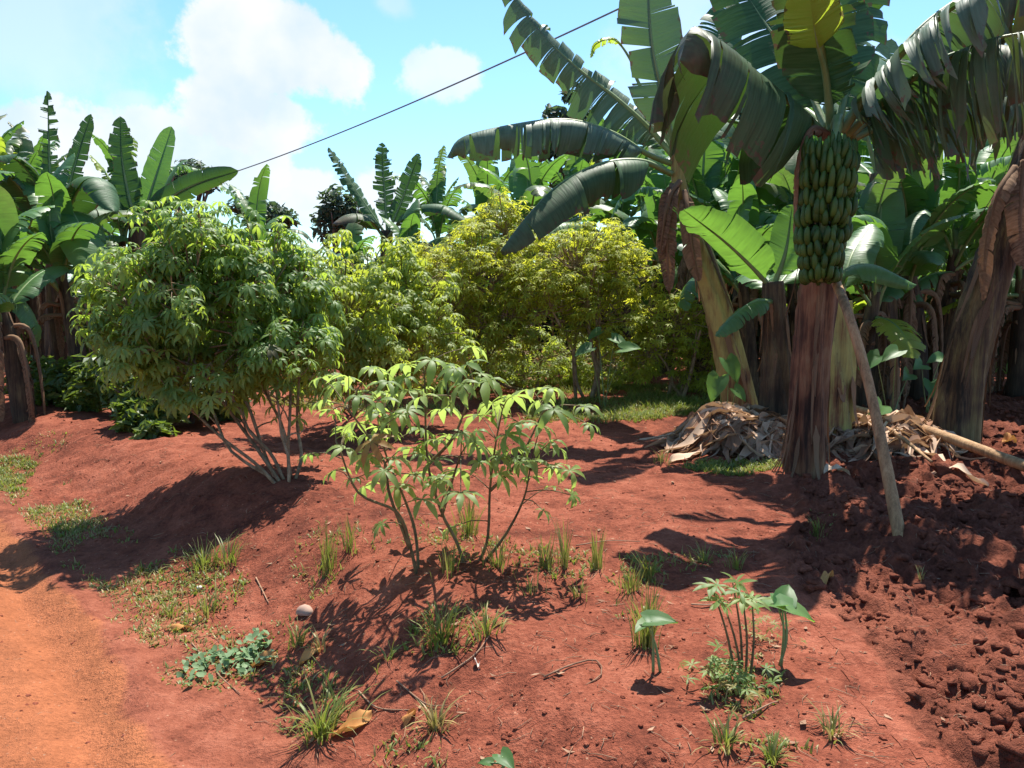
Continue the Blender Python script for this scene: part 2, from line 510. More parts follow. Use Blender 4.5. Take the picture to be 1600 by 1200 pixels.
M['grass'] = leafmat('grass_blade', (.075, .125, .022), (.19, .24, .05), (.30, .38, .04), .35, .5, .35, brown=(.38, .27, .11))
M['taro'] = leafmat('cocoyam_leaf', (.045, .125, .035), (.10, .21, .06), (.24, .45, .05), .4, .48, .35)
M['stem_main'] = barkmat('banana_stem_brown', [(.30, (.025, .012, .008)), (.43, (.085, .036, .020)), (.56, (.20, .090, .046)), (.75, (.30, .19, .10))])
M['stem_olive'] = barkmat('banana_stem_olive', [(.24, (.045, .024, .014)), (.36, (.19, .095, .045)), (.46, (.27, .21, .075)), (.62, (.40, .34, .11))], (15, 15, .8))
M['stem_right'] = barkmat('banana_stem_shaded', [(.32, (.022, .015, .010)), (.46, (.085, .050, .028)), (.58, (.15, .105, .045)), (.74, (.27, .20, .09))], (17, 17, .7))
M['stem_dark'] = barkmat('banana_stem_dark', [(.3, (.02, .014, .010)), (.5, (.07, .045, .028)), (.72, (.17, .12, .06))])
M['cstem'] = barkmat('cassava_stem_bark', [(.3, (.10, .065, .035)), (.5, (.25, .17, .10)), (.72, (.42, .32, .21))], (30, 30, 12), .8, .4)
M['cstem_dark'] = barkmat('cassava_stem_green', [(.3, (.06, .05, .025)), (.5, (.15, .11, .05)), (.72, (.25, .19, .09))], (30, 30, 14), .7, .4)
M['pole'] = barkmat('weathered_pole', [(.3, (.16, .085, .04)), (.5, (.34, .19, .09)), (.72, (.50, .31, .16))], (26, 26, 2), .7, .4)
M['fruit'] = plain('green_banana_skin', (.024, .056, .009), (.056, .112, .018), 14, .5, .3, .1)
M['fruit_tip'] = plain('banana_tip', (.02, .015, .01), (.05, .035, .02), 14)
M['stone'] = plain('pale_stone', (.27, .16, .12), (.42, .29, .22), 9, .85, .2)
M['orange_leaf'] = leafmat('orange_fallen_leaf', (.42, .17, .05), (.60, .30, .10), (.4, .2, .05), .2, .7, .2)
M['bark'] = barkmat('tree_bark', [(.3, (.03, .022, .016)), (.5, (.08, .06, .045)), (.72, (.15, .12, .09))])
M['cable'] = plain('cable_black', (.14, .14, .15), (.24, .24, .25), 30, .5, .4)
M['twig'] = plain('dry_twig', (.15, .075, .045), (.36, .22, .135), 25)
M['scrap'] = plain('pale_scrap', (.42, .36, .32), (.6, .53, .47), 25)
M['weed'] = leafmat('creeping_weed_leaf', (.11, .19, .08), (.22, .31, .16), (.28, .42, .12), .35, .55, .25)


# ------------------------------------------------------------------ ground
def graded(lo, hi, a, b, step, g=1.13):
    mid = list(np.arange(a, b, step)); l = []; x = a; s = step
    while x > lo: s *= g; x -= s; l.append(x)
    r = []; x = mid[-1]; s = step
    while x < hi: s *= g; x += s; r.append(x)
    return np.array(l[::-1] + mid + r)


def sheet(xs, ys, zf, keep=None, tintf=None):
    X, Y = np.meshgrid(xs, ys); Z = zf(X, Y); nx, ny = len(xs), len(ys)
    idx = np.arange(nx * ny).reshape(ny, nx)
    q = np.stack([idx[:-1, :-1], idx[:-1, 1:], idx[1:, 1:], idx[1:, :-1]], -1).reshape(-1, 4)
    V = np.stack([X, Y, Z], -1).reshape(-1, 3)
    if keep is not None:
        k = keep(X, Y).ravel(); q = q[k[q].all(1)]
        used = np.unique(q); rm = np.full(len(V), -1); rm[used] = np.arange(len(used)); V = V[used]; q = rm[q]
    mb = MB(); mb.add(V, q, tint=0 if tintf is None else tintf(V[:, 0], V[:, 1])); return mb


gx = graded(-900, 900, -3.6, 4.0, .023); gy = graded(-40, 1500, 1.8, 6.4, .023)
tag(sheet(gx, gy, h).build('ground', M['soil']), kind='structure')


def roadkeep(x, y): return (road_s(x, y) + .22 * (fbm(x * 2.5, y * 2.5, 3, 61) - .5) < -.06) & (road_s(x, y) > -6)
def trackt(x, y):
    s = road_s(x, y) + .14 * (fbm(x * 3, y * 3, 4, 71) - .5); return sstep(-.36, -.56, s) * (1 - .45 * np.exp(-((s + 1.25) / .22) ** 2))


rx = graded(-30, 6, -4.0, .2, .023); ry = graded(-6, 40, 1.7, 6.4, .023)
tag(sheet(rx, ry, lambda x, y: h(x, y) + .004 * sstep(-.06, -.3, road_s(x, y)) + .0015 - .02 * np.exp(-((road_s(x, y) + 1.25) / .18) ** 2) * 0, roadkeep, trackt).build('dirt_road', M['road']), kind='structure')
tx = np.arange(.7, 7.6, .018); ty = graded(1.4, 9.7, 1.8, 6.2, .018, 1.03)
tag(sheet(tx, ty, htill, lambda x, y: till_d(x, y) > -.10, lambda x, y: sstep(-.025, .03, till_d(x, y))).build('dug_soil', M['tilled']), kind='structure')

rng = np.random.default_rng(5)


def ico_unit():
    import bmesh
    bm = bmesh.new(); bmesh.ops.create_icosphere(bm, subdivisions=2, radius=1)
    v = np.array([x.co[:] for x in bm.verts]); f = np.array([[w.index for w in p.verts] for p in bm.faces]); bm.free(); return v, f


ICO_V, ICO_F = ico_unit()


def lump(mb, p, r, rng, squash=.7, rough=.35, tint=.5, mat=0):
    ph = rng.random(3) * 10; v = ICO_V
    n = (np.sin(v[:, 0] * 2.3 + ph[0]) * np.cos(v[:, 1] * 2.9 + ph[1]) + np.sin(v[:, 2] * 3.7 + ph[2]) * .6 + np.sin(v[:, 0] * 5.1 + v[:, 1] * 4.3 + ph[1]) * .35 + (rng.random(len(v)) - .5) * 1.1)
    k = 1 + rough * .5 * n
    a = rng.random() * 6.28; c, s = math.cos(a), math.sin(a); st = np.array([1 + .5 * (rng.random() - .5), 1 + .5 * (rng.random() - .5), squash])
    w = v * k[:, None] * st * r; w = np.stack([w[:, 0] * c - w[:, 1] * s, w[:, 0] * s + w[:, 1] * c, w[:, 2]], 1)
    mb.add(w + p, None, ICO_F, mat, tint)


mb = MB(); cnt = 0
while cnt < 6400:
    y = 1.9 + 6.5 * rng.random() ** 1.6; x = .95 + 5.2 * rng.random()
    d = till_d(x, y)
    if d < .0 or abs(x / y) > .95: continue
    if d > .12 and fbm(x * 3.0, y * 3.0, 2, 77) < .38 + .14 * rng.random(): continue
    r = .004 + .024 * rng.random() ** 2.6
    if rng.random() < .012: r *= 1.7
    lump(mb, np.array([x, y, hz(x, y) + r * .05]), r, rng, .75, .75, 1.); cnt += 1
for k in range(34):
    y = 2.0 + 4.5 * rng.random() ** 1.4; x = .95 + 4 * rng.random()
    if till_d(x, y) < .06: continue
    r = .032 + .045 * rng.random() ** 2; lump(mb, np.array([x, y, hz(x, y) + r * .1]), r, rng, .7, .95, 1.)
tag(mb.build('soil_clods', M['tilled']), kind='stuff', label='dark red clods of freshly dug earth lying over the dug plot', cat='soil')

# pebbles and crumbs over the packed ground
mb = MB()
for i in range(5200):
    y = 1.8 + 5.5 * rng.random() ** 1.5; x = (rng.random() * 2 - 1) * .75 * y
    if till_d(x, y) > .0: continue
    r = .0022 + .0075 * rng.random() ** 4
    lump(mb, np.array([x, y, hz(x, y) + r * .3]), r, rng, .7, .4, rng.random())
tag(mb.build('soil_crumbs', M['soil'], smooth=False), kind='stuff', label='small red crumbs and pebbles scattered on the packed earth', cat='pebbles')


# ------------------------------------------------------------------ banana leaf
def banana_leaf(mb, pts, W, pf=.12, tear=.5, droop=.6, fold=.25, sag=0., rng=None, roll=0., dry=(0., 0.), tint=.5, mat=0, ribmat=1, rib_r=.018, ribmb=None, face=None, shred=.0, base_w=.45):
    n = 48; Pm = catmull(pts, n); T = unit(np.gradient(Pm, axis=0))
    L = np.linalg.norm(np.diff(Pm, axis=0), axis=1).sum()
    if face is None:
        hd = Pm[-1] - Pm[0]; hd[2] = 0
        if np.linalg.norm(hd) < .05: hd = np.array([.3, -1, 0])
        S0 = np.cross(unit(hd), [0, 0, 1.])
    else: S0 = unit(np.asarray(face, float))
    S = unit(S0 - T * (T @ S0)[:, None]); N = np.cross(S, T)
    if roll:
        S, N = S * math.cos(roll) + N * math.sin(roll), N * math.cos(roll) - S * math.sin(roll)
    par = np.linspace(0, 1, n)
    def at(a, u): return np.stack([np.interp(u, par, a[:, k]) for k in range(3)], -1)
    ce = np.sqrt(np.clip(1 - T[:, 2] ** 2, 0, 1))
    NC = 6
    for side in (-1, 1):
        v = 0.; cuts = [0.]
        base = .012 + .16 * (1 - tear)
        while v < 1:
            v += base * (.2 + 3.2 * rng.random() ** 2.6); cuts.append(min(v, 1.))
        for a, b in zip(cuts[:-1], cuts[1:]):
            if b - a < .002: continue
            if shred and rng.random() < shred * (.3 + a): continue
            m = 2 if b - a < .03 else (3 if b - a < .07 else 6)
            vv = np.linspace(a, b, m); uu = pf + (1 - pf) * vv
            p0 = at(Pm, uu); t0 = unit(at(T, uu)); s0 = at(S, uu) * side; n0 = at(N, uu); c0 = np.interp(uu, par, ce)
            w = W * np.minimum(1, base_w + (1 - base_w) * (vv / .16) ** .8) * np.clip(1 - vv ** 4.5, 0, 1) ** .65 + .004
            w = w * np.minimum(1, (vv / .05) ** .5 + .12)
            wk = 1 - .42 * tear * rng.random() ** 1.3
            ds = droop * (1 + tear * .9 * (rng.random() - .35)); gap = 0. if rng.random() < .3 else tear * .6 * rng.random() ** 2.5
            sg = sag * (.6 + .8 * rng.random()); tw = tear * .5 * (rng.random() - .5)
            mid = .5 * (a + b); rows = [p0]; pos = p0.copy()
            for j in range(1, NC):
                c = j / (NC - 1); ang = -fold + ds * c ** 1.1
                step = (w * wk / (NC - 1))[:, None]
                ss = (.3 + .7 * c0)[:, None]
                pos = pos + step * (math.cos(ang) * s0 - math.sin(ang) * n0 * ss + t0 * .22)
                g = pos.copy(); g[:, 2] -= sg * (c ** 2) * w
                g += t0 * ((mid - vv) * L * (1 - pf) * gap * c)[:, None]
                g += n0 * ((vv - mid) / max(b - a, 1e-4) * tw * w * c)[:, None]
                g += n0 * (.006 * np.sin(vv * 90 + side) * c)[:, None]
                rows.append(g)
            V = np.stack(rows, 1).reshape(-1, 3)
            q = [(i * NC + j, i * NC + j + 1, (i + 1) * NC + j + 1, (i + 1) * NC + j) for i in range(m - 1) for j in range(NC - 1)]
            uv = [(vi * L, side * j / (NC - 1)) for vi in vv for j in range(NC)]
            d = np.repeat(dry[0] + (dry[1] - dry[0]) * vv ** 2, NC) + .25 * tear * np.tile(np.linspace(0, 1, NC) ** 3, m) * (dry[0] + dry[1] > 0)
            mb.add(V, q, None, mat, np.clip(tint + .25 * (rng.random() - .5), 0, 1), np.clip(d, 0, 1), uv)
    tgt = mb if ribmb is None else ribmb
    r = [rib_r * 1.5, rib_r * 1.15, rib_r * .8, rib_r * .5, rib_r * .15]
    tube(tgt, Pm - N * rib_r * .5, r, 6, None, ribmat if ribmb is None else 0, .5 + .3 * (rng.random() - .5), dry[0])


def stem_mb(pts, radii, rng, n=44, seg=40):
    mb = MB(); tube(mb, pts, radii, n, seg, 0, .5, 0, .025, rng, True, .16); return mb


def sheaths(pts, radii, rng, count, rmul=1.04, lo=.05, hi=.95, flare=.07):
    """dry leaf sheaths peeling from a banana stem"""
    mb = MB(); m = 60; C = catmull(pts, m); rr = np.interp(np.linspace(0, 1, m), np.linspace(0, 1, len(radii)), radii)
    for k in range(count):
        a0 = rng.random() * 6.283; wdt = .08 + .20 * rng.random(); i1 = int(m * (lo + (hi - lo) * rng.random())); ln = int(m * (.12 + .3 * rng.random())); i0 = max(0, i1 - ln)
        V = []; ns = max(4, i1 - i0); tn = rng.random(); fl = flare * rng.random()
        for i in range(ns + 1):
            f = i / ns; j = int(i1 + (i0 - i1) * f); aw = wdt * min(1, .15 + 4 * f) * (1 - .85 * f ** 1.3) * (.85 + .3 * rng.random())
            out = rr[j] * (1.0 + (rmul - 1) * min(1, f * 6)) + fl * max(0, f - .5) ** 2 * 2.0 + .003
            for c in (-1, -.3, .4, 1):
                an = a0 + aw * c + .25 * f * (tn - .5)
                cup = .012 * abs(c) * f
                V.append(C[j] + np.array([math.cos(an) * (out + cup), math.sin(an) * (out + cup), 0]))
        q = [(i * 4 + c, i * 4 + c + 1, i * 4 + c + 5, i * 4 + c + 4) for i in range(ns) for c in range(3)]
        mb.add(V, q, None, 0, tn, 0, [(.3 * c, i * .05) for i in range(ns + 1) for c in range(4)])
    return mb


def px_list(l):
    return [P(*p) for p in l]


def hero_banana(base, stem_px, radii, label, leaves, stem_mat, seed, group, nsheath=8, dead=()):
    rg = np.random.default_rng(seed)
    pts = px_list(stem_px); pts[0][2] = hz(pts[0][0], pts[0][1]) - .05
    org = np.array([pts[0][0], pts[0][1], hz(pts[0][0], pts[0][1])])
    root = thing('banana_plant', org, label, 'banana plant', group)
    stem_mb(pts, radii, rg).build('stem', M[stem_mat], root, org)
    if nsheath: sheaths(pts, radii, rg, nsheath + 4, 1.07, .05, .95, .14).build('dry_sheath', M['dead'], root, org)
    for lf in leaves:
        mb = MB(); rb = MB(); kw = dict(lf[2]) if len(lf) > 2 else {}
        mt = kw.pop('m', 'ban')
        banana_leaf(mb, px_list(lf[0]), lf[1], rng=rg, ribmb=rb, **kw)
        lo = mb.build('leaf', M[mt], root, org)
        rb.build('midrib', M['rib'] if kw.get('dry', (0, 0))[0] < .5 else M['dead'], lo, org)
    for pts_, W, kw in dead:
        mb = MB(); kw = dict(kw); dm = kw.pop('m', 'dead'); banana_leaf(mb, px_list(pts_), W, rng=rg, mat=0, ribmat=0, **kw); mb.build('dead_leaf', M[dm], root, org)
    return root, org, pts


GRP_NEAR = 'banana plants standing round the dry leaf heap'
# --- main plant with the bunch
main, main_o, main_pts = hero_banana(None, [(1256, 742, 5.1), (1266, 600, 5.1), (1280, 440, 5.1), (1297, 300, 5.1), (1302, 200, 5.1)], [.135, .112, .112, .12, .085, .03],
    'banana plant carrying a large green bunch, stem red-brown and propped by a pole', [
    ([(1300, 220, 5.0), (1245, 165, 4.9), (1180, 112, 4.75), (1120, 62, 4.6), (1082, 42, 4.5), (1062, 95, 4.42)], .60, dict(tear=.66, droop=1.65, fold=-.15, sag=.3, dry=(0, .55), tint=.1, rib_r=.022)),
    ([(1312, 205, 5.0), (1350, 150, 4.9), (1405, 85, 4.7), (1475, 20, 4.5), (1550, -30, 4.3)], .52, dict(tear=.88, droop=1.6, fold=.0, sag=.3, dry=(0, .15), tint=.75, m='ban_pale', rib_r=.022)),
    ([(1320, 210, 5.05), (1375, 160, 4.9), (1450, 105, 4.7), (1540, 62, 4.4), (1650, 40, 4.2)], .50, dict(tear=.95, droop=1.7, fold=-.1, sag=.5, dry=(.0, .55), tint=.3, shred=.22)),
    ([(1330, 215, 5.1), (1390, 188, 5.25), (1460, 165, 5.4), (1550, 150, 5.45), (1640, 165, 5.4)], .34, dict(tear=.8, droop=1.6, fold=-.1, sag=.4, dry=(0, .5), tint=.5)),
    ([(1326, 212, 5.1), (1392, 150, 5.2), (1470, 90, 5.1), (1560, 70, 4.9), (1660, 90, 4.7)], .46, dict(tear=.85, droop=1.7, fold=-.1, sag=.45, dry=(.05, .7), tint=.2, shred=.08)),
    ([(1322, 205, 5.15), (1380, 110, 5.4), (1450, 30, 5.5), (1540, -20, 5.5), (1640, 0, 5.4)], .46, dict(tear=.8, droop=1.5, fold=-.1, sag=.4, dry=(0, .6), tint=.3)),
    ([(1298, 200, 5.05), (1294, 100, 5.15), (1285, 0, 5.25), (1262, -150, 5.15)], .30, dict(tear=.55, droop=.7, fold=.2, tint=.5, face=(1, -.25, 0), pf=.16)),
    ([(1292, 200, 5.1), (1248, 112, 5.4), (1185, 20, 5.7), (1120, -80, 5.9)], .34, dict(tear=.6, droop=.9, fold=.15, tint=.3, face=(.7, .2, .7))),
    ([(1310, 200, 5.1), (1338, 60, 5.3), (1352, -80, 5.4)], .3, dict(tear=.7, droop=.8, fold=.2, tint=.4, face=(1, .3, 0))),
    ([(1300, 205, 5.0), (1290, 110, 4.9), (1275, 20, 4.75), (1255, -60, 4.6), (1235, -100, 4.45)], .34, dict(tear=.6, droop=1.1, fold=.0, tint=.2, dry=(0, .6))),
    ([(1300, 205, 5.15), (1260, 170, 5.6), (1200, 140, 6.1), (1130, 130, 6.6)], .34, dict(tear=.6, droop=1.2, fold=.0, tint=.3)),
    ([(1308, 205, 5.2), (1330, 120, 5.8), (1360, 90, 6.4), (1400, 100, 7.0)], .34, dict(tear=.6, droop=1.2, fold=.0, tint=.5)),
    ([(1298, 195, 4.98), (1290, 120, 4.8), (1274, 55, 4.6), (1262, -30, 4.45)], .16, dict(tear=.35, droop=.5, fold=.2, tint=.6, m='ban_yel', face=(1, -.2, .1), pf=.58, base_w=.3)),
    ], 'stem_main', 11, GRP_NEAR, 16,
    [([(1303, 215, 4.95), (1268, 200, 4.75), (1246, 260, 4.7), (1240, 380, 4.75)], .05, dict(tear=.5, droop=2.2, fold=0, sag=.2, tint=.8, pf=.0))])

# fruit bunch
def finger(mb, base, out, up, ln, r, rg, tint):
    out = unit(out); p = [np.array(base)]
    for i in range(7):
        ang = R((-5, 35, 68, 82, 88, 95, 100)[i])
        p.append(p[-1] + (out * math.cos(ang) + up * math.sin(ang)) * ln / 7)
    tube(mb, np.array(p), [r * .5, r * .8, r, r * 1.02, r, r * .95, r * .75, r * .30], 8, None, 0, tint)
    tube(mb, np.array([p[-1], p[-1] + (p[-1] - p[-2]) * .22]), [r * .22, r * .16], 5, None, 1, tint)


rg = np.random.default_rng(3)
stalk = px_list([(1302, 205, 5.02), (1310, 185, 4.85), (1306, 210, 4.68), (1294, 270, 4.66), (1286, 360, 4.68), (1282, 440, 4.70)])
sb = MB(); tube(sb, stalk, [.035, .03, .028, .026, .022, .014], 8, 40)
bunch = sb.build('fruit_bunch', M['rib'], main, main_o)
bunch['label'] = 'large bunch of unripe green bananas'
axis = catmull(stalk[2:], 60)
for k in range(10):
    f = .14 + .80 * k / 9; c = axis[int(f * 59)]
    hb = MB(); nf = 20 - k // 2; ln = .150 - .005 * k; off = rg.random() * 6; br = (.086, .10, .102, .10, .104, .098, .096, .090, .080, .066)[k]; c = c + rg.normal(size=3) * [.008, .008, .006]; tl = rg.normal(size=2) * .12
    for row in range(2):
        for i in range(nf - row * 2):
            a = off + (i + .5 * row) * 2 * math.pi / (nf - row * 2) + .10 * (rg.random() - .5)
            out = np.array([math.cos(a), math.sin(a), 0])
            finger(hb, c + out * (br + .012 * (rg.random() - .5) - .03 * row) + np.array([0, 0, .02 * row - .05 + .1 * float(out[:2] @ tl) + .022 * (rg.random() - .5)]), unit(out + rg.normal(size=3) * .10), unit(np.array([0, 0, 1.]) + rg.normal(size=3) * .09), ln * (.78 + .36 * rg.random()), .0172, rg, rg.random())
    hb.build('banana_hand', [M['fruit'], M['fruit_tip']], bunch, main_o)

# --- leaning plant behind, hero leaves against the sky
hero_banana(None, [(1165, 655, 7.2), (1135, 530, 7.2), (1098, 405, 7.2), (1066, 310, 7.2), (1056, 235, 7.2)], [.16, .135, .12, .10, .07, .05],
    'leaning banana plant with yellow-brown stem and long tattered leaves reaching left over the sky', [
    ([(1052, 255, 7.2), (1010, 238, 7.15), (955, 205, 7.1), (885, 186, 7.0), (800, 194, 6.9), (722, 214, 6.85), (698, 246, 6.85)], .32, dict(tear=.72, droop=1.75, fold=.0, sag=.25, tint=.75, m='ban_pale', pf=.14)),
    ([(1050, 270, 7.15), (1000, 250, 7.0), (935, 256, 6.85), (870, 290, 6.7), (822, 340, 6.55), (782, 392, 6.45)], .36, dict(tear=.45, droop=1.6, fold=.0, sag=.2, tint=.35, dry=(0, .35), pf=.13)),
    ([(1054, 245, 7.2), (1010, 195, 7.25), (960, 150, 7.3), (905, 108, 7.3), (850, 55, 7.25), (785, -25, 7.2)], .30, dict(tear=.85, droop=1.0, fold=.0, sag=.35, tint=.7, m='ban_pale', face=(.45, .3, .75))),
    ([(1056, 240, 7.1), (1036, 150, 7.0), (1018, 60, 6.95), (1010, -90, 6.9)], .30, dict(tear=.65, droop=.6, fold=.15, tint=.9, m='ban_pale', face=(1, .2, 0))),
    ([(1060, 240, 7.25), (1085, 150, 7.5), (1120, 60, 7.8), (1150, 0, 8.0)], .30, dict(tear=.6, droop=.9, tint=.4, face=(.8, -.3, -.5))),
    ([(1058, 250, 7.25), (1100, 200, 7.6), (1150, 190, 8.0), (1200, 220, 8.4)], .30, dict(tear=.5, droop=1.2, tint=.5)),
    ([(1056, 250, 7.3), (1030, 200, 7.8), (1000, 190, 8.3), (970, 215, 8.7)], .30, dict(tear=.5, droop=1.2, tint=.5)),
    ([(1056, 235, 7.2), (1000, 130, 7.35), (985, 90, 7.4), (960, 60, 7.42), (930, 68, 7.42), (922, 90, 7.42)], .10, dict(tear=.5, droop=1.0, tint=.6, m='ban_yel', pf=.72)),
    ], 'stem_olive', 12, GRP_NEAR, 7, [
    ([(1062, 285, 7.1), (1046, 310, 6.98), (1042, 370, 6.97), (1046, 455, 7.0)], .10, dict(tear=.38, droop=1.1, fold=.1, sag=.2, tint=.3, pf=.05, face=(1, -.2, 0))),
    ([(1070, 300, 7.1), (1074, 330, 6.98), (1080, 380, 6.96), (1092, 440, 6.98)], .10, dict(tear=.38, droop=1.1, fold=.1, sag=.2, tint=.75, pf=.05, face=(1, -.2, 0))),
    ([(1050, 290, 7.1), (1040, 330, 6.95), (1030, 400, 6.95)], .07, dict(tear=.38, droop=1.1, fold=.1, sag=.2, tint=.2, pf=.05, face=(1, -.2, 0)))])

# --- right edge plant
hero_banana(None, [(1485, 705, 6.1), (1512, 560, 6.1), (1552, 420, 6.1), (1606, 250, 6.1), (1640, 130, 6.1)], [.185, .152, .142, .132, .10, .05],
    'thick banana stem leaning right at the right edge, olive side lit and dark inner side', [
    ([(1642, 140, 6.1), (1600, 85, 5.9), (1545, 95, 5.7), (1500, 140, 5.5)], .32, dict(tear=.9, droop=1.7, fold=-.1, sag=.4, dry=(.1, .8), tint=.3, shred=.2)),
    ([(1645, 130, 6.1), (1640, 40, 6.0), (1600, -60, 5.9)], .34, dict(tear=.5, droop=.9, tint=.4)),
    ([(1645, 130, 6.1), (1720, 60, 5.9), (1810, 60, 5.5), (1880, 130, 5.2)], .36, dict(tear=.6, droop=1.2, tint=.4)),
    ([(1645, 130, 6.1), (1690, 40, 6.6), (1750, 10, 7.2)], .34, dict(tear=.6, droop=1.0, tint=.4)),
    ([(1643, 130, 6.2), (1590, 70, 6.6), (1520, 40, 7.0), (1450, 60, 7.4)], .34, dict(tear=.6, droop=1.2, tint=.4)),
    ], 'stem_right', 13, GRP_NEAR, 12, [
    ([(1585, 260, 5.92), (1560, 300, 5.8), (1540, 380, 5.82), (1535, 470, 5.86)], .09, dict(tear=.38, droop=1.1, fold=.1, sag=.2, tint=.6, pf=.0)),
    ([(1602, 250, 5.9), (1595, 330, 5.8), (1600, 420, 5.82)], .12, dict(tear=.38, droop=1.1, fold=.1, sag=.2, tint=.25, pf=.0))])

# --- suckers between
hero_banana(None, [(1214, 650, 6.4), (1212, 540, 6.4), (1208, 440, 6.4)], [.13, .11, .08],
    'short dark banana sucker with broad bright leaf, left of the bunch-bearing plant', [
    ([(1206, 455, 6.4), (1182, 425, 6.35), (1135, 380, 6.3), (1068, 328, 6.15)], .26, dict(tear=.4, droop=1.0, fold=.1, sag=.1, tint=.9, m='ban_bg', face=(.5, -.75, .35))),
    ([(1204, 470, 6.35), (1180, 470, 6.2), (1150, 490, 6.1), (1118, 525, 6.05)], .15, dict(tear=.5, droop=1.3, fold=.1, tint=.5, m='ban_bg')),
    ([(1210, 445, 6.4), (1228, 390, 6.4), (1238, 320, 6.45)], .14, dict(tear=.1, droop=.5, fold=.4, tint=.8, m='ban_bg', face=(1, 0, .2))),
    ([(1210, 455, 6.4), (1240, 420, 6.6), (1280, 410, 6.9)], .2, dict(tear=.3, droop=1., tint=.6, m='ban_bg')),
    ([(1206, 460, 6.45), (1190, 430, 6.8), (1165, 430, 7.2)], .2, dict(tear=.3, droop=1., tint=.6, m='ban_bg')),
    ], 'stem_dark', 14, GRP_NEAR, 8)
hero_banana(None, [(1305, 645, 6.0), (1308, 560, 6.0), (1312, 470, 6.0)], [.15, .13, .09],
    'olive banana stem half hidden behind the propped bunch-bearing plant', [
    ([(1312, 478, 6.0), (1318, 425, 5.95), (1365, 414, 5.85), (1432, 445, 5.75)], .19, dict(tear=.3, droop=1.5, fold=.0, tint=.6, m='ban_bg')),
    ([(1312, 470, 6.0), (1330, 400, 6.2), (1360, 350, 6.5)], .2, dict(tear=.3, droop=.9, tint=.5, m='ban_bg')),
    ([(1312, 470, 6.0), (1296, 400, 6.3), (1290, 330, 6.6)], .2, dict(tear=.3, droop=.9, tint=.5, m='ban_bg')),
    ], 'stem_olive', 15, GRP_NEAR, 6)
hero_banana(None, [(1385, 600, 8.6), (1380, 420, 8.6), (1372, 270, 8.6)], [.15, .14, .11, .08],
    'tall grey-green banana plant with pale leaf stalks, seen right of the hanging bunch', [
    ([(1372, 275, 8.6), (1360, 230, 8.6), (1340, 150, 8.6), (1330, 40, 8.5)], .3, dict(tear=.5, droop=.8, tint=.8, m='ban_pale', pf=.25, face=(1, .2, 0))),
    ([(1374, 275, 8.6), (1390, 220, 8.5), (1420, 170, 8.4), (1480, 120, 8.2), (1540, 130, 8.0)], .34, dict(tear=.6, droop=1.3, tint=.8, m='ban_pale', pf=.2)),
    ([(1374, 280, 8.6), (1405, 235, 8.6), (1450, 205, 8.6), (1530, 210, 8.6)], .32, dict(tear=.5, droop=1.4, tint=.6, m='ban_pale', pf=.2)),
    ([(1374, 275, 8.6), (1380, 180, 8.8), (1392, 60, 9.0)], .3, dict(tear=.5, droop=.7, tint=.6, m='ban_pale', pf=.2, face=(1, .3, 0))),
    ([(1370, 280, 8.6), (1330, 250, 9.0), (1280, 260, 9.4)], .3, dict(tear=.5, droop=1.1, tint=.6, m='ban_bg')),
    ([(1370, 290, 8.5), (1350, 300, 8.2), (1340, 350, 8.1), (1336, 405, 8.1)], .04, dict(tear=.3, droop=1.5, tint=.9, m='ban_yel', pf=.0)),
    ], 'stem_dark', 16, GRP_NEAR, 6)


# ------------------------------------------------------------------ generic grove bananas
def grove_banana(seed, Hs=2.0, nl=9, Lf=1.8, tear=.4, mat='ban_bg', upright=.5, stemmat='stem_dark'):
    rg = np.random.default_rng(seed)
    root = thing('banana_plant', (0, 0, 0), None, 'banana plant')
    lean = np.array([rg.normal() * .12, rg.normal() * .12, 0])
    st = [np.array([0, 0, -.08]), lean * .4 + [0, 0, Hs * .5], lean + [0, 0, Hs]]
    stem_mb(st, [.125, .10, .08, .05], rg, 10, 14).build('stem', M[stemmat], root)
    sheaths(st, [.125, .10, .08, .05], rg, 7).build('dry_sheath', M['dead'], root)
    top = st[-1]; a = rg.random() * 6.28
    nl += 3
    for i in range(nl):
        a += 2.4 + .5 * (rg.random() - .5); f = i / max(1, nl - 1)
        el = R(-22 + 104 * f ** (1.1 - upright)) + .12 * rg.normal(); L = Lf * (.75 + .4 * rg.random()) * (1 - .15 * (1 - f))
        d = np.array([math.cos(a), math.sin(a), 0]); z = np.array([0, 0, 1.])
        pts = [top - z * .25 * (1 - f)]; e = el + .35
        bend = .45 + 1.2 * rg.random() * (1.25 - f)
        for k in range(6):
            pts.append(pts[-1] + (d * math.cos(e) + z * math.sin(e)) * L / 6); e -= bend / 6 * (1 + k * .4)
        tr = float(np.clip(tear + .3 + .45 * (rg.random() - .5), .05, .97))
        mb = MB()
        yel = rg.random() < .03
        banana_leaf(mb, pts, .18 + .08 * rg.random(), pf=.17, tear=tr, droop=.7 + .8 * rg.random() * (1.1 - f), fold=.3, sag=.25 * tr, rng=rg, tint=rg.random(), mat=0, rib_r=.015, dry=(0, .5) if rg.random() < .25 else (0, 0))
        mb.build('leaf', [M['ban_yel'] if yel else M[mat], M['rib']], root)
    for k in range(6 + int(rg.integers(0, 3))):
        a = rg.random() * 6.28; d = np.array([math.cos(a), math.sin(a), 0])
        s = top - np.array([0, 0, .2 + .3 * rg.random()]) ; ln = .7 + .9 * rg.random()
        mb = MB(); banana_leaf(mb, [s, s + d * .25 + [0, 0, -.05], s + d * .33 + [0, 0, -ln * .5], s + d * .30 + [0, 0, -ln]], .05 + .06 * rg.random(), pf=.05, tear=.7, droop=1.3, fold=.1, sag=.5, shred=.15, rng=rg, tint=rg.random(), mat=0, ribmat=0)
        mb.build('dead_leaf', M['dead'], root)
    return root


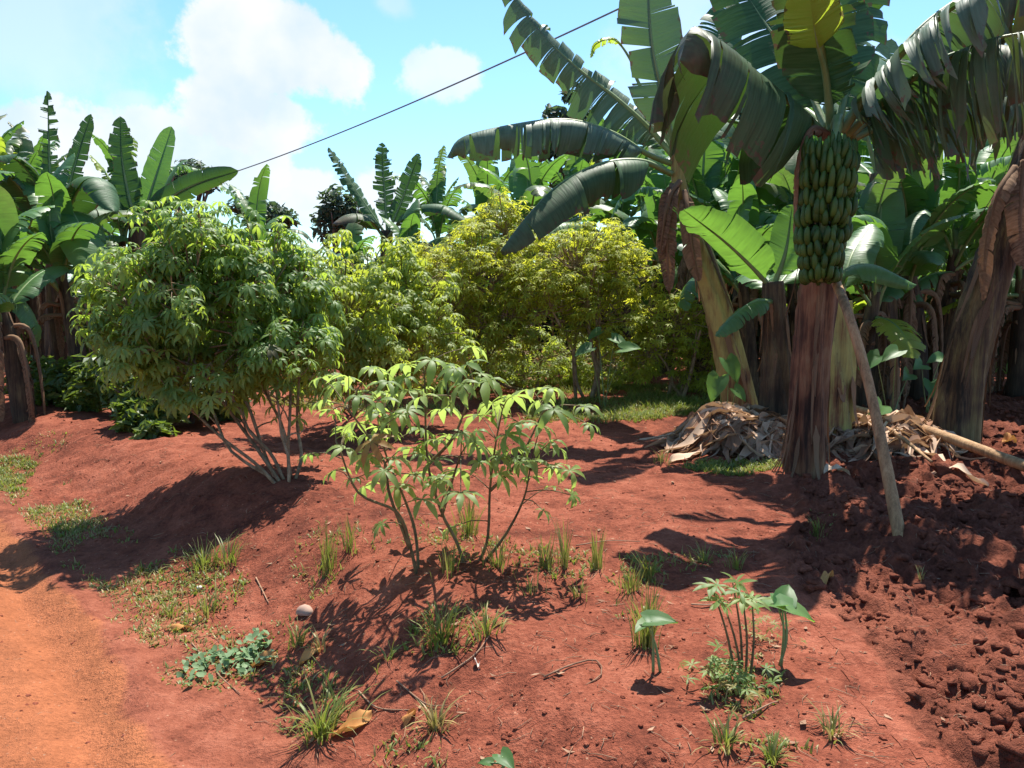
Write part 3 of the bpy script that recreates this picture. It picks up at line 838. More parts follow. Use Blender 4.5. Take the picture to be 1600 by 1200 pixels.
protos = [grove_banana(101, 1.9, 9, 1.8, .35), grove_banana(102, 2.3, 9, 1.9, .55), grove_banana(103, 1.5, 8, 1.6, .25, upright=.6), grove_banana(104, 2.1, 10, 1.7, .7), grove_banana(105, 1.2, 7, 1.4, .15, upright=.7)]
used = set()


def place_banana(k, px, Y, rot, scale, label, group):
    x = (px - 800) / FPX * Y * 1.0
    o = protos[k] if k not in used else copy_tree(protos[k])
    used.add(k)
    o.location = (x, Y, hz(x, Y)); o.rotation_euler = (0, 0, rot); o.scale = (scale,) * 3
    tag(o, label, 'banana plant', group); return o


gL = 'banana plants in the grove beyond the road at the left'
gM = 'banana plants rising behind the cassava in the middle'
gR = 'banana plants in the shaded grove at the right'
left = [(0, -60, 7.8, .3, .92, 'banana plant cut off by the left edge of the photo, nearest in the left grove'),
        (1, 20, 9.3, 1.2, .8, 'tall banana plant at the far left behind the nearest left-edge plant'),
        (3, 60, 9.8, 2.9, .85, 'torn-leaved banana plant under the thin spiky leaf at the left'),
        (2, 128, 8.4, 4.0, .9, 'leafy banana plant just left of the big cassava bush'),
        (1, 175, 10.8, 5.1, .82, 'tall banana plant showing above the left side of the big cassava bush'),
        (0, 250, 11.2, .9, .8, 'banana plant behind the top of the big cassava bush'),
        (4, 30, 7.4, 2.2, .9, 'low banana sucker at the left edge above the grassy verge'),
        (0, -150, 9.6, 2.6, .95, None), (3, -60, 11, 3.3, .95, None), (1, 60, 12.5, .2, .9, None), (2, 150, 13, 1.2, .9, None)]
for (k, px, Y, r, s, lb) in left:
    place_banana(k, px, Y, r, s, lb or 'dark banana plant deep in the left grove behind the front row', gL)
mid_ = [(4, 560, 14.5, .6, .95, 'low banana plant under the feathery torn leaves in the middle'),
        (1, 705, 15, 2.2, .88, 'banana plant between the tall middle one and the yellow shrub top'),
        (0, 760, 15.5, 3.4, 1.1, 'bright banana clump plant under the long hanging leaf'),
        (2, 835, 14, 4.6, 1.25, 'banana plant behind the yellowing cassava, under the dark drooping leaf'),
        (1, 920, 15.5, 1.7, 1.05, 'banana plant behind the right top of the yellowing cassava'),
        (0, 990, 12.5, 5.2, 1.05, 'banana plant just left of the leaning yellow-brown stem'),
         (2, 660, 12.8, 4.0, .9, 'banana plant just behind the left end of the yellowing cassava'),
         (2, 800, 12.8, .7, 1.25, 'bright banana plant rising over the yellow cassava tip'),
         (1, 1010, 15, 3.0, 1.1, 'banana plant deep between the yellow cassava and the leaning stem'),
         (0, 400, 17, 1.1, 1.0, 'distant banana plant low behind the big cassava bush')]
for (k, px, Y, r, s, lb) in mid_: place_banana(k, px, Y, r, s, lb, gM)
right = [(0, 1090, 10.5, .2, 1.05, 'banana plant behind the dead leaves of the leaning stem'),
         (2, 1150, 9.6, 1.9, 1.15, 'bright leafy banana plant between the leaning stem and the bunch'),
         (3, 1210, 12, 3.1, 1.1, None), (4, 1340, 8.0, 4.2, 1.0, 'low banana sucker in the shade right of the leaning prop pole'),
         (1, 1430, 10.4, .8, .95, 'banana plant with long drooping leaves left of the right-edge stem'),
         (0, 1500, 11.5, 2.4, 1.0, None), (2, 1470, 9.2, 5.5, 1.05, 'broad-leaved banana plant just behind the right-edge stem'),
         (3, 1580, 12.5, 3.7, 1.0, None), (2, 1640, 9.6, 1.0, 1.1, 'banana plant at the far right edge behind the leaning stem'),
         (0, 1270, 13.5, 5.9, 1.1, None), (1, 1380, 14, 4.4, 1.0, None), (0, 1700, 12, 4.4, 1.1, None), (2, 1100, 13.5, 2.0, 1.2, None), (4, 1250, 9.4, .4, 1.1, None), (2, 1180, 8.6, 3.3, .9, 'green banana sucker low between the leaning stem and the main stem'), (4, 1440, 8.8, 1.5, 1.2, None), (2, 1540, 10.2, 4.2, .95, None), (0, 1120, 11.6, 4.0, 1.05, None), (2, 1300, 10.8, 1.2, 1.15, None), (4, 1600, 8.8, 2.2, 1.15, None), (1, 1240, 14, 2.6, 1.15, None), (0, 1500, 14.5, .6, 1.2, None), (2, 1040, 11.2, 5.0, 1.1, 'leafy banana plant at the right end of the yellowing cassava')]
for (k, px, Y, r, s, lb) in right:
    place_banana(k, px, Y, r, s, lb or 'dark banana plant deep in the right grove, mostly hidden', gR)


# hero leaves of the left grove, as one plant each so that every leaf has a stem
hero_banana(None, [(95, 640, 9.0), (90, 480, 9.0), (88, 360, 9.0)], [.15, .12, .08],
    'banana plant with one thin shredded leaf standing like a spike against the sky', [
    ([(88, 365, 9.0), (80, 300, 9.0), (76, 220, 9.0), (74, 142, 9.0)], .13, dict(tear=.97, droop=.9, tint=.1, shred=.35, face=(1, .1, 0))),
    ([(90, 365, 9.0), (105, 300, 9.0), (122, 240, 9.0), (142, 178, 9.0)], .12, dict(tear=.6, droop=.8, tint=.3, face=(.8, .1, -.4))),
    ([(86, 365, 9.0), (40, 300, 8.7), (0, 270, 8.5), (-60, 300, 8.2)], .3, dict(tear=.5, droop=1.2, tint=.4)),
    ([(88, 365, 9.0), (125, 290, 8.8), (155, 280, 8.6), (178, 330, 8.4)], .3, dict(tear=.4, droop=1.3, tint=.5)),
    ([(88, 370, 9.0), (60, 290, 8.8), (20, 245, 8.6), (-20, 250, 8.4)], .3, dict(tear=.5, droop=1.2, tint=.2)),
    ([(88, 370, 9.0), (110, 330, 8.6), (130, 370, 8.2), (140, 430, 8.0)], .28, dict(tear=.3, droop=1.1, tint=.7, m='ban_bg')),
    ], 'stem_dark', 31, gL, 6)
hero_banana(None, [(210, 620, 9.8), (212, 460, 9.8), (215, 350, 9.8)], [.15, .12, .08],
    'banana plant with upright broad backlit leaf, its right half glowing yellow-green', [
    ([(215, 355, 9.8), (200, 300, 9.8), (190, 240, 9.8), (188, 182, 9.8)], .17, dict(tear=.75, droop=.5, tint=.2, face=(1, .1, 0))),
    ([(218, 355, 9.8), (232, 310, 9.8), (248, 260, 9.8), (268, 198, 9.8)], .19, dict(tear=.12, droop=.25, fold=.35, tint=.9, m='ban_bg', face=(.85, -.3, -.4))),
    ([(220, 355, 9.8), (250, 320, 9.7), (300, 290, 9.6), (372, 266, 9.5)], .15, dict(tear=.35, droop=.9, tint=.3, face=(.3, .3, -.8))),
    ([(215, 355, 9.8), (170, 330, 9.5), (120, 330, 9.2), (80, 380, 9.0)], .3, dict(tear=.4, droop=1.2, tint=.5)),
    ([(216, 358, 9.8), (250, 300, 9.9), (275, 260, 10), (290, 250, 10.1)], .2, dict(tear=.3, droop=.8, tint=.7, m='ban_bg')),
    ], 'stem_dark', 32, gL, 6)
hero_banana(None, [(600, 590, 13.5), (603, 470, 13.5), (605, 360, 13.5)], [.16, .13, .09],
    'banana plant with feathery torn leaves fanning left and up against the sky', [
    ([(603, 365, 13.5), (575, 325, 13.5), (545, 280, 13.5), (513, 230, 13.5)], .20, dict(tear=.85, droop=.9, tint=.4, m='ban', face=(.6, .2, -.7))),
    ([(605, 360, 13.5), (602, 310, 13.5), (598, 260, 13.5), (597, 222, 13.5)], .20, dict(tear=.9, droop=1., tint=.2, m='ban', face=(1, .1, 0))),
    ([(607, 362, 13.5), (625, 320, 13.5), (640, 280, 13.5), (655, 240, 13.5)], .18, dict(tear=.8, droop=.9, tint=.4, m='ban', face=(.8, .2, -.5))),
    ([(600, 370, 13.4), (575, 340, 13.2), (545, 335, 13.0), (520, 350, 12.8)], .32, dict(tear=.3, droop=1.2, tint=.4, dry=(0, .9), m='ban')),
    ([(606, 370, 13.4), (640, 330, 13.2), (690, 320, 13.0), (740, 350, 12.8)], .30, dict(tear=.5, droop=1.3, tint=.4, m='ban')),
    ], 'stem_dark', 33, gM, 4)


# ------------------------------------------------------------------ palmate (cassava) foliage
def palmate_template(rg, nl, droop, wid):
    V = []; Q = []; T = []; n = 0
    span = R(118 + 20 * rg.random())
    for i in range(nl):
        f = i / (nl - 1) * 2 - 1; a = f * span + .12 * rg.normal()
        ln = (1 - .38 * abs(f)) * (.88 + .24 * rg.random()); dr = droop * (.7 + .6 * rg.random())
        d = np.array([math.cos(a), math.sin(a), 0]); s = np.array([-math.sin(a), math.cos(a), 0])
        e = .25 - .3 * rg.random(); p = np.zeros(3); rows = []
        for t, w in ((0, .12), (.28, .62), (.55, 1.), (.8, .66), (1, 0)):
            rows.append((p.copy(), w * wid * ln)); e2 = e - dr * t * 1.1
            p = p + (d * math.cos(e2) + np.array([0, 0, math.sin(e2)])) * ln * .25
        for p_, w in rows[:-1]:
            V += [p_ + s * w + [0, 0, .10 * w * 2], p_, p_ - s * w + [0, 0, .10 * w * 2]]
        V.append(rows[-1][0])
        for r in range(3):
            b = n + r * 3; Q += [(b, b + 1, b + 4, b + 3), (b + 1, b + 2, b + 5, b + 4)]
        b = n + 9; T += [(b, b + 1, n + 12), (b + 1, b + 2, n + 12)]
        n += 13
    return np.array(V), np.array(Q), np.array(T)


_rt = np.random.default_rng(77)
PAL = [palmate_template(_rt, int(_rt.integers(5, 8)), .9 + .8 * _rt.random(), .13) for _ in range(10)]
PAL_FLAT = [palmate_template(_rt, int(_rt.integers(5, 7)), .5 + .5 * _rt.random(), .12) for _ in range(8)]


def basis(nrm, fwd):
    z = unit(nrm); x = unit(fwd - z * np.dot(fwd, z)); y = np.cross(z, x); return np.stack([x, y, z], 1)


def put_leaf(mb, tp, pos, nrm, fwd, size, tint, dry=0.):
    V, Q, T = tp; mb.add(pos + (V * size) @ basis(nrm, fwd).T, Q, T, 0, tint, dry)


def crown_leaves(mb, center, rad, count, size, rg, tmpl, stemmb=None, shell=.55, tint=(0, 1), low=-1., gapn=0):
    """leaf rosettes spread through an ellipsoid, denser toward the outside; petioles droop the leaves outward"""
    gaps = [unit(rg.normal(size=3)) for _ in range(gapn)]
    k = 0; tries = 0; per = 11
    while k < count and tries < count * 3:
        tries += 1
        d = unit(rg.normal(size=3)); r = .30 + .78 * rg.random() ** .6
        if d[2] < low: continue
        if any(np.dot(d, g) > .90 for g in gaps) and rg.random() < .8: continue
        bumpy = 1 + .20 * math.sin(d[0] * 6 + center[0] * 9) * math.cos(d[2] * 7 + center[1] * 5) + .12 * math.sin(d[2] * 10 + d[0] * 8 + center[2] * 3)
        tip = center + d * rad * r * bumpy
        tn = rg.random(); spread = size * (.75 + .5 * rg.random())
        if stemmb is not None:
            q = tip - d * rad * (.35 + .3 * rg.random()) - np.array([0, 0, size * 1.2])
            tube(stemmb, np.array([q, (q + tip) / 2 + rg.normal(size=3) * size * .15, tip]), [.0055, .0045, .003], 4, None, 0, rg.random(), cap=False)
        for m_ in range(int(per * (.6 + .8 * rg.random()))):
            o = unit(rg.normal(size=3) * [1, 1, .55] + d * .35); drop = rg.random() ** .8
            p = tip + o * spread * [1, 1, .7] * (.5 + .7 * rg.random()) - np.array([0, 0, drop * size * 1.5])
            out = unit(o * [1, 1, .35]); nrm = unit(np.array([0, 0, 1.]) + out * (.35 + .5 * drop) + rg.normal(size=3) * .22)
            put_leaf(mb, tmpl[rg.integers(len(tmpl))], p, nrm, out, size * (.65 + .55 * rg.random()), np.clip(tint[0] + (tint[1] - tint[0]) * (.55 * tn + .45 * rg.random() + .15 * (.5 - drop)), 0, 1), .7 if rg.random() < .008 else 0.)
            if stemmb is not None and rg.random() < .5:
                tube(stemmb, np.array([p, tip - [0, 0, drop * size]]), [.0014, .002], 3, None, 0, rg.random(), cap=False)
            k += 1


def stem_path(p0, p1, rg, wig=.03, n=5):
    p0 = np.asarray(p0, float); p1 = np.asarray(p1, float); L = np.linalg.norm(p1 - p0)
    return [p0 + (p1 - p0) * t + (rg.normal(size=3) * wig * L if 0 < t < 1 else 0) for t in np.linspace(0, 1, n)]


GC = 'cassava bushes across the middle of the plot'


def cassava(base, stems, blobs, size, leafm, stemm, label, seed, tmpl=PAL, low=-1., twigs=10, group=GC, shell=.55, tint=(0, 1), shoots=16):
    rg = np.random.default_rng(seed); base = np.asarray(base, float)
    root = thing('cassava_bush', base, label, 'cassava bush', group)
    tips = []
    for (p0, p1, r) in stems:
        mb = MB(); path = catmull(stem_path(p0, p1, rg), 14)
        tube(mb, path, [r, r * .85, r * .55], 7, None, 0, rg.random(), 0, .12, rg)
        for k in range(3):
            s = path[6 + k * 3 - 1]; b = blobs[rg.integers(len(blobs))]
            e = s + unit(unit(np.array(p1) - np.array(p0)) + rg.normal(size=3) * .5) * (.25 + .35 * rg.random()) * np.linalg.norm(np.array(p1) - np.array(p0)) * .6
            tube(mb, catmull(stem_path(s, e, rg, .05, 4), 6), [r * .5, r * .25], 5, None, 0, rg.random())
        mb.build('stem', M[stemm], root, base)
    mb = MB(); tw = MB()
    for (c, rad, cnt) in blobs: crown_leaves(mb, np.asarray(c, float), np.asarray(rad, float), cnt, size, rg, tmpl, tw, shell, tint, low, 7)
    for k in range(shoots):
        c, rad, cnt = blobs[rg.integers(len(blobs))]; c = np.asarray(c, float); rad = np.asarray(rad, float)
        d = unit(rg.normal(size=3)); d[2] = abs(d[2]) * 1.1 - .25; d = unit(d); e = c + d * rad * (1.0 + .22 * rg.random())
        tube(tw, catmull(stem_path(c + d * rad * .4, e, rg, .05, 4), 6), [.006, .0035], 4, None, 0, rg.random())
        for q in range(9):
            o = unit(rg.normal(size=3) * [1, 1, .5] + d * .3)
            put_leaf(mb, tmpl[rg.integers(len(tmpl))], e + o * size * .55 + [0, 0, .03 - .02 * q * size * 8], unit(np.array([0, 0, 1.]) + o * .45), o, size * (.7 + .45 * rg.random()), tint[0] + (tint[1] - tint[0]) * (.4 + .6 * rg.random()))
    for k in range(twigs):
        c, rad, cnt = blobs[k % len(blobs)]; c = np.asarray(c); rad = np.asarray(rad)
        d = unit(rg.normal(size=3)) * rad * .8; tube(tw, catmull(stem_path(c - d * .5 - [0, 0, rad[2] * .5], c + d, rg, .06, 4), 8), [.006, .003], 4, None, 0, rg.random())
    fo = mb.build('foliage', M[leafm], root, base)
    if tw.n: tw.build('twig', M[stemm], root, base)
    return root


# big bush at left of centre
B = G(440, 752)
def blob(px, py, Y, rpx, rpy, cnt, ry=None):
    c = P(px, py, Y); return (c, (rpx / FPX * Y, ry if ry else rpx / FPX * Y * .85, rpy / FPX * Y), cnt)


cassava(B, [(B + [.0, 0, -.03], P(300, 560, 5.0), .0125), (B + [-.03, .03, -.03], P(355, 540, 5.1), .0118), (B + [.02, .02, -.03], P(345, 600, 4.9), .0111), (B + [.04, .02, -.03], P(430, 520, 5.1), .0111),
            (B + [.05, -.02, -.03], P(430, 600, 4.8), .0103), (B + [-.02, -.02, -.03], P(270, 600, 4.9), .0111), (B + [.06, .05, -.03], P(470, 560, 5.2), .012), (B + [-.05, .1, -.03], P(220, 540, 5.3), .0103), (B + [.03, .1, -.03], P(390, 480, 5.3), .0103)],
        [blob(300, 450, 5.1, 150, 118, 760), blob(222, 470, 5.0, 75, 88, 340), blob(400, 445, 5.1, 90, 102, 500), blob(310, 380, 5.1, 95, 50, 260), blob(430, 545, 4.95, 75, 60, 240), blob(290, 550, 5.0, 110, 55, 420), blob(470, 470, 5.3, 42, 75, 90)],
        .102, 'cass', 'cstem', 'large rounded dark green cassava bush on bare slanting stems beside the road', 201, shell=.5, shoots=42)

# lighter bushes right behind it
for (bx, by, blobs_, lab, sd, lm) in (
    ((540, 640), None, [blob(540, 470, 6.6, 80, 85, 330), blob(500, 540, 6.4, 60, 60, 160), blob(590, 540, 6.6, 70, 55, 180), blob(470, 420, 6.8, 70, 50, 150)], 'light green cassava bush touching the right side of the large dark one', 202, 'cass_mid'),
    ((620, 625), None, [blob(630, 455, 7.2, 75, 75, 330), blob(660, 520, 7.0, 60, 60, 170), blob(580, 420, 7.4, 55, 45, 120)], 'light green cassava bush with a dark forked branch, behind the young plant', 203, 'cass_mid')):
    b = G(*bx)
    b[1] = max(b[1], 6.4); b[2] = hz(b[0], b[1])
    st = [(b + [dx_, 0, -.03], np.array(bl[0]) - [0, 0, bl[1][2] * .4], .014) for dx_, bl in zip((-.05, .05, .0, .1), blobs_)]
    cassava(b, st, [(c_, r_, int(n_ * 1.4)) for c_, r_, n_ in blobs_], .102, lm, 'cstem_dark', lab, sd)

# yellowing tall cassava
for (bx, Y, blobs_, lab, sd, lm) in (
    (730, 9.0, [blob(740, 420, 9.0, 90, 80, 650), blob(700, 480, 8.8, 70, 70, 350), blob(790, 350, 9.3, 55, 45, 300), blob(770, 510, 8.8, 70, 60, 300), blob(660, 430, 9.0, 60, 55, 300), blob(840, 420, 9.2, 50, 50, 260)], 'tall yellowing cassava with its tip behind the drooping dark leaf', 204, 'cass_yel'),
    (915, 8.8, [blob(900, 400, 8.8, 90, 65, 620), blob(960, 410, 9.0, 70, 55, 350), blob(850, 470, 8.7, 70, 60, 330), blob(930, 480, 8.7, 70, 50, 260)], 'bright yellow-green cassava with pale forked branches and a ringed bare stem', 205, 'cass_yel'),
    (1060, 8.9, [blob(1060, 500, 8.9, 65, 55, 420), blob(1015, 540, 8.8, 50, 40, 200), blob(1090, 555, 9.0, 50, 40, 160)], 'low yellow-green cassava left of the leaning banana stem', 206, 'cass_yel'),
    (830, 9.6, [blob(820, 540, 9.6, 80, 45, 260), blob(900, 550, 9.8, 80, 40, 260), blob(720, 560, 9.6, 60, 40, 260), blob(620, 555, 9.4, 70, 40, 260), blob(780, 575, 9.8, 90, 28, 260), blob(960, 565, 10, 80, 34, 260)], 'twiggy olive cassava low in the shade under the yellow ones', 207, 'cass_mid')):
    x = (bx - 800) / FPX * Y; b = np.array([x, Y, hz(x, Y)])
    st = []
    for dx_, bl in zip((-.1, .08, .0, .15, -.2), blobs_):
        st.append((b + [dx_, 0, -.03], np.array(bl[0]) + [0, 0, bl[1][2] * .2], .02))
    st.append((b + [.05, -.05, -.03], np.array(blobs_[0][0]) + [.2, -.2, -.1], .024))
    cassava(b, st, [(c_, r_, int(n_ * 1.6)) for c_, r_, n_ in blobs_], .092, lm, 'cstem', lab, sd, PAL_FLAT, twigs=24, shell=.45)

# young cassava in the foreground
yc = G(652, 912)
rgY = np.random.default_rng(55)
root = thing('cassava_plant', yc, 'young cassava plant with pale drooping leaves alone on the bare red earth in front', 'cassava plant')
BR = [  # stem polylines in photo pixels (px, py, Y)
    [(655, 912, 3.32), (640, 850, 3.30), (620, 800, 3.26), (560, 770, 3.22), (530, 700, 3.2), (525, 690, 3.2)],
    [(655, 915, 3.34), (650, 840, 3.38), (636, 790, 3.42), (600, 700, 3.45), (600, 640, 3.45)],
    [(730, 895, 3.42), (715, 850, 3.40), (690, 800, 3.38), (668, 720, 3.36), (664, 600, 3.34), (662, 570, 3.34)],
    [(732, 895, 3.44), (760, 850, 3.42), (766, 760, 3.40), (775, 690, 3.38), (785, 640, 3.36)],
    [(738, 895, 3.42), (790, 835, 3.36), (818, 780, 3.32), (828, 735, 3.3)],
    [(640, 850, 3.30), (608, 770, 3.28), (600, 720, 3.25), (545, 640, 3.22)],
    [(668, 720, 3.36), (710, 680, 3.3), (740, 600, 3.25)],
    [(766, 760, 3.4), (810, 720, 3.42), (850, 640, 3.45)],
    [(690, 800, 3.38), (710, 740, 3.3), (720, 710, 3.25)]]
for br in BR:
    mb = MB(); pts = px_list(br); pts[0][2] -= .02
    pp = catmull(pts, 18); tube(mb, pp, [.0082, .007, .005, .0035], 6, None, 0, rgY.random(), 0, .15, rgY)
    mb.build('stem', M['cstem_dark'], root, yc)
HL = [(545, 590, 64), (580, 575, 60), (635, 570, 62), (675, 562, 70), (730, 570, 62), (760, 595, 70), (800, 620, 72), (865, 640, 72), (830, 610, 70), (600, 600, 58), (560, 620, 64), (530, 600, 56), (700, 590, 60), (640, 610, 62), (720, 600, 60), (660, 620, 60),
      (520, 640, 50), (560, 660, 56), (610, 650, 60), (690, 640, 60), (750, 650, 58), (790, 680, 66), (845, 665, 58), (920, 663, 44), (870, 700, 46), (890, 735, 50), (830, 720, 58), (830, 745, 48), (780, 740, 62), (720, 735, 70), (680, 720, 66), (720, 770, 64), (640, 700, 60),
      (580, 690, 58), (540, 700, 50), (525, 735, 52), (575, 710, 48), (600, 735, 56), (570, 760, 52), (620, 760, 60), (650, 740, 58), (660, 780, 60), (700, 680, 56), (760, 700, 56), (810, 700, 52), (810, 660, 50), (860, 690, 44), (600, 670, 54), (655, 670, 58), (540, 670, 44), (690, 750, 56), (740, 690, 54), (585, 640, 52), (635, 640, 58), (770, 630, 56), (845, 625, 52)]
fo = MB(); pe = MB()
nodes = np.concatenate([catmull(px_list(b), 18)[6:] for b in BR])
for rep in range(2):
    for (px, py, s) in HL:
        if rep:
            px += rgY.normal() * 24; py += rgY.normal() * 26 + 14; s *= .75
        Y = 3.34 + rgY.normal() * .17; p = P(px, py, Y)
        dd = np.linalg.norm(nodes - p + [0, 0, .04], axis=1); s_ = nodes[dd.argmin()]
        if dd.min() > .28 and rep: continue
        out = unit((p - s_) * [1, 1, .2] + rgY.normal(size=3) * .04)
        size = s / FPX * Y * .86 * (.85 + .3 * rgY.random())
        put_leaf(fo, PAL[rgY.integers(len(PAL))], p, unit(np.array([0, 0, 1.]) + out * .35 + rgY.normal(size=3) * .2), out, size, rgY.random(), .85 if (rep == 0 and rgY.random() < .035) else 0.)
        tube(pe, catmull([s_, (s_ + p) / 2 + [0, 0, .015], p], 5), [.0028, .002], 4, None, 0, rgY.random(), cap=False)
fo.build('foliage', M['cass_young'], root, yc); pe.build('leaf_stalk', M['cstem_dark'], root, yc)


# ------------------------------------------------------------------ leafy shrubs and trees behind
def leaf_cloud(mb, c, rad, cnt, size, rg, gapn=6, asp=.45):
    gaps = [unit(rg.normal(size=3)) for _ in range(gapn)]
    d = unit(rg.normal(size=(cnt * 2, 3))); r = .35 + .65 * rg.random((cnt * 2, 1)) ** .6
    cl = .75 + .5 * vnoise(d[:, 0] * 3 + c[0] * 3.1, d[:, 2] * 3 + d[:, 1] * 2.3 + c[2], 5)
    ok = np.ones(len(d), bool)
    for g in gaps: ok &= ~((d @ g > .9) & (rg.random(len(d)) < .8))
    p = (np.asarray(c) + d * rad * r * cl[:, None])[ok][:cnt]; d = d[ok][:cnt]; k = len(p)
    n = unit(d * .5 + [0, 0, .8] + rg.normal(size=(k, 3)) * .6); a = unit(np.cross(n, rg.normal(size=(k, 3)))); b = np.cross(n, a)
    s = size * (.6 + .8 * rg.random((k, 1)))
    V = np.stack([p - a * s, p + b * s * asp + n * s * .1, p + a * s - n * s * .25, p - b * s * asp + n * s * .1], 1).reshape(-1, 3)
    q = np.arange(k * 4).reshape(-1, 4); mb.add(V, q, None, 0, np.repeat(rg.random(k), 4))


def bushy(name, base, blobs, size, mat, trunk, label, cat, seed, group=None, gapn=6):
    rg = np.random.default_rng(seed); base = np.asarray(base, float); root = thing(name, base, label, cat, group)
    tb = MB()
    c0 = np.mean([b[0] for b in blobs], axis=0)
    fork = base + (c0 - base) * .45
    tube(tb, catmull(stem_path(base - [0, 0, .1], fork, rg, .03, 4), 8), [trunk, trunk * .75], 8, None, 0, .5, 0, .15, rg)
    for (c, rad, cnt) in blobs:
        for k in range(3):
            tube(tb, catmull(stem_path(fork, np.asarray(c) + rg.normal(size=3) * np.asarray(rad) * .5, rg, .05, 4), 8), [trunk * .55, trunk * .12], 6, None, 0, rg.random())
    tb.build('trunk', M['bark'], root, base)
    mb = MB()
    for (c, rad, cnt) in blobs: leaf_cloud(mb, c, np.asarray(rad), cnt, size, rg, gapn)
    mb.build('crown', M[mat], root, base, smooth=False); return root


def gp(px, Y):
    x = (px - 800) / FPX * Y; return np.array([x, Y, hz(x, Y)])


GT = 'trees standing beyond the banana groves'
bushy('tree', gp(525, 34), [blob(528, 325, 34, 32, 33, 540), blob(545, 345, 34, 30, 26, 360), blob(515, 350, 34, 27, 28, 300)], .17, 'treeleaf', .2, 'small dark tree on the skyline left of the feathery middle banana plant', 'tree', 301, GT)
bushy('tree', gp(425, 36), [blob(415, 335, 36, 37, 21, 420), blob(440, 342, 36, 25, 21, 300), blob(385, 325, 36, 30, 16, 240)], .17, 'treeleaf', .2, 'low dark tree on the skyline right above the big cassava bush', 'tree', 302, GT)
bushy('tree', gp(295, 30), [blob(295, 272, 30, 35, 24, 360), blob(320, 282, 30, 27, 19, 240), blob(270, 285, 30, 27, 24, 240)], .15, 'treeleaf', .2, 'dark tree peeping between the upright banana leaves at the left', 'tree', 303, GT)
bushy('tree', gp(1180, 24), [blob(1170, 235, 24, 70, 45, 1500), blob(1230, 270, 24, 60, 40, 1200), blob(1110, 270, 24, 60, 40, 1000), blob(1180, 180, 24, 40, 30, 500)], .15, 'treeleaf', .2, 'airy grey-green tree with sky showing through, behind the bunch-bearing plant', 'tree', 304, GT, 14)
bushy('tree', gp(880, 28), [blob(890, 190, 28, 50, 28, 420), blob(860, 215, 28, 40, 25, 320), blob(900, 150, 28, 22, 16, 130), blob(880, 260, 28, 60, 40, 900)], .18, 'treeleaf', .18, 'sparse dark tree top behind the long hanging banana leaf', 'tree', 305, GT, 14)
bushy('tree', gp(1560, 15), [blob(1560, 255, 15, 45, 30, 1100), blob(1520, 290, 15, 40, 25, 700), blob(1590, 300, 15, 45, 30, 800), blob(1600, 230, 15, 40, 25, 500)], .10, 'treelight', .12, 'bright light-green tree beside the right-edge banana stem', 'tree', 306, GT, 10)
# hedge of dense shrubs closing the groves
GS = 'dense shrubs closing the view behind the groves'
hl = [(-200, 13, 400), (-90, 13.5, 390), (0, 14, 400), (100, 14.5, 410), (200, 14, 420), (300, 15, 410), (390, 16, 400), (470, 17, 420), (560, 17.5, 410), (650, 17, 380), (730, 16.5, 350), (810, 17, 345), (890, 16.5, 350), (970, 16, 340),
      (1050, 15.5, 345), (1130, 15, 330), (1210, 15.5, 335), (1290, 15, 350), (1370, 15.5, 365), (1450, 15, 370), (1530, 15.2, 365), (1610, 14.5, 370), (1700, 14, 380), (1800, 13.5, 380)]
for i, (px, Y, top) in enumerate(hl):
    zc = (top + 600) / 2
    bushy('shrub', gp(px, Y), [blob(px, zc + 15, Y, 75, (600 - top) / 2, 1300), blob(px - 35, zc + 50, Y - .5, 55, 75, 600), blob(px + 35, zc + 40, Y - .4, 55, 75, 600)], .15, 'shrub' if i % 3 else 'treeleaf', .06,
          'dense dark shrub in the shade behind the banana stems', 'shrub', 330 + i, GS, 4)
# low shrubs under/behind the big cassava
GLs = 'low shrubs at the foot of the left grove'
for i, (px, Y, py, rx_, ry_, n, lab) in enumerate([(235, 6.9, 610, 55, 55, 900, 'low yellow-green shrub behind the stems of the big cassava bush'), (290, 7.2, 590, 55, 50, 800, 'small dark shrub in the gap under the big cassava bush'), (170, 7.6, 595, 50, 50, 800, 'dark leafy shrub at the foot of the left banana stems'), (60, 8.3, 600, 50, 45, 600, 'dark shrub between the far left banana stems'), (215, 6.6, 650, 40, 30, 420, 'small yellow-green weedy shrub on the bank left of the slanting cassava stems'), (330, 7.6, 600, 45, 50, 700, 'green shrub seen between the slanting cassava stems'), (110, 8.0, 600, 50, 40, 600, 'low dark shrub among the left banana stems')]):
    bushy('shrub', gp(px, Y), [blob(px, py, Y, rx_, ry_, n), blob(px + 25, py + 25, Y - .2, rx_ * .7, ry_ * .7, n // 2)], .055, 'shrub', .03, lab, 'shrub', 360 + i, GLs, 8)


# ------------------------------------------------------------------ prop pole, fallen poles, cable
pb_ = G(1408, 838)
mb = MB(); pp = px_list([(1408, 838, pb_[1]), (1385, 730, pb_[1] + .22), (1355, 590, pb_[1] + .5), (1325, 490, pb_[1] + .7), (1306, 440, 4.80)]); pp[0][2] = pb_[2] - .04
tube(mb, pp, [.031, .029, .026, .026, .028], 10, 24, 0, .5, 0, .10, np.random.default_rng(2))
po = mb.build('prop_pole', M['pole'], None, pb_); tag(po, 'slim bent wooden pole leaning up to prop the banana bunch', 'pole')
a_ = G(1315, 665); b_ = G(1600, 745); c_ = b_ + (b_ - a_) * .5
mb = MB(); a_[2] += .16; b_[2] = hz(b_[0], b_[1]) + .07; c_[2] = hz(c_[0], c_[1]) + .04
mid = (a_ + b_) / 2 + [0, 0, .03]
tube(mb, [a_, mid, b_, c_], [.042, .036, .036, .03], 10, 30, 0, .5, 0, .1, np.random.default_rng(4))
tag(mb.build('fallen_pole', M['pole'], None, a_), 'long thick pole lying from the leaf heap to the right edge', 'pole')
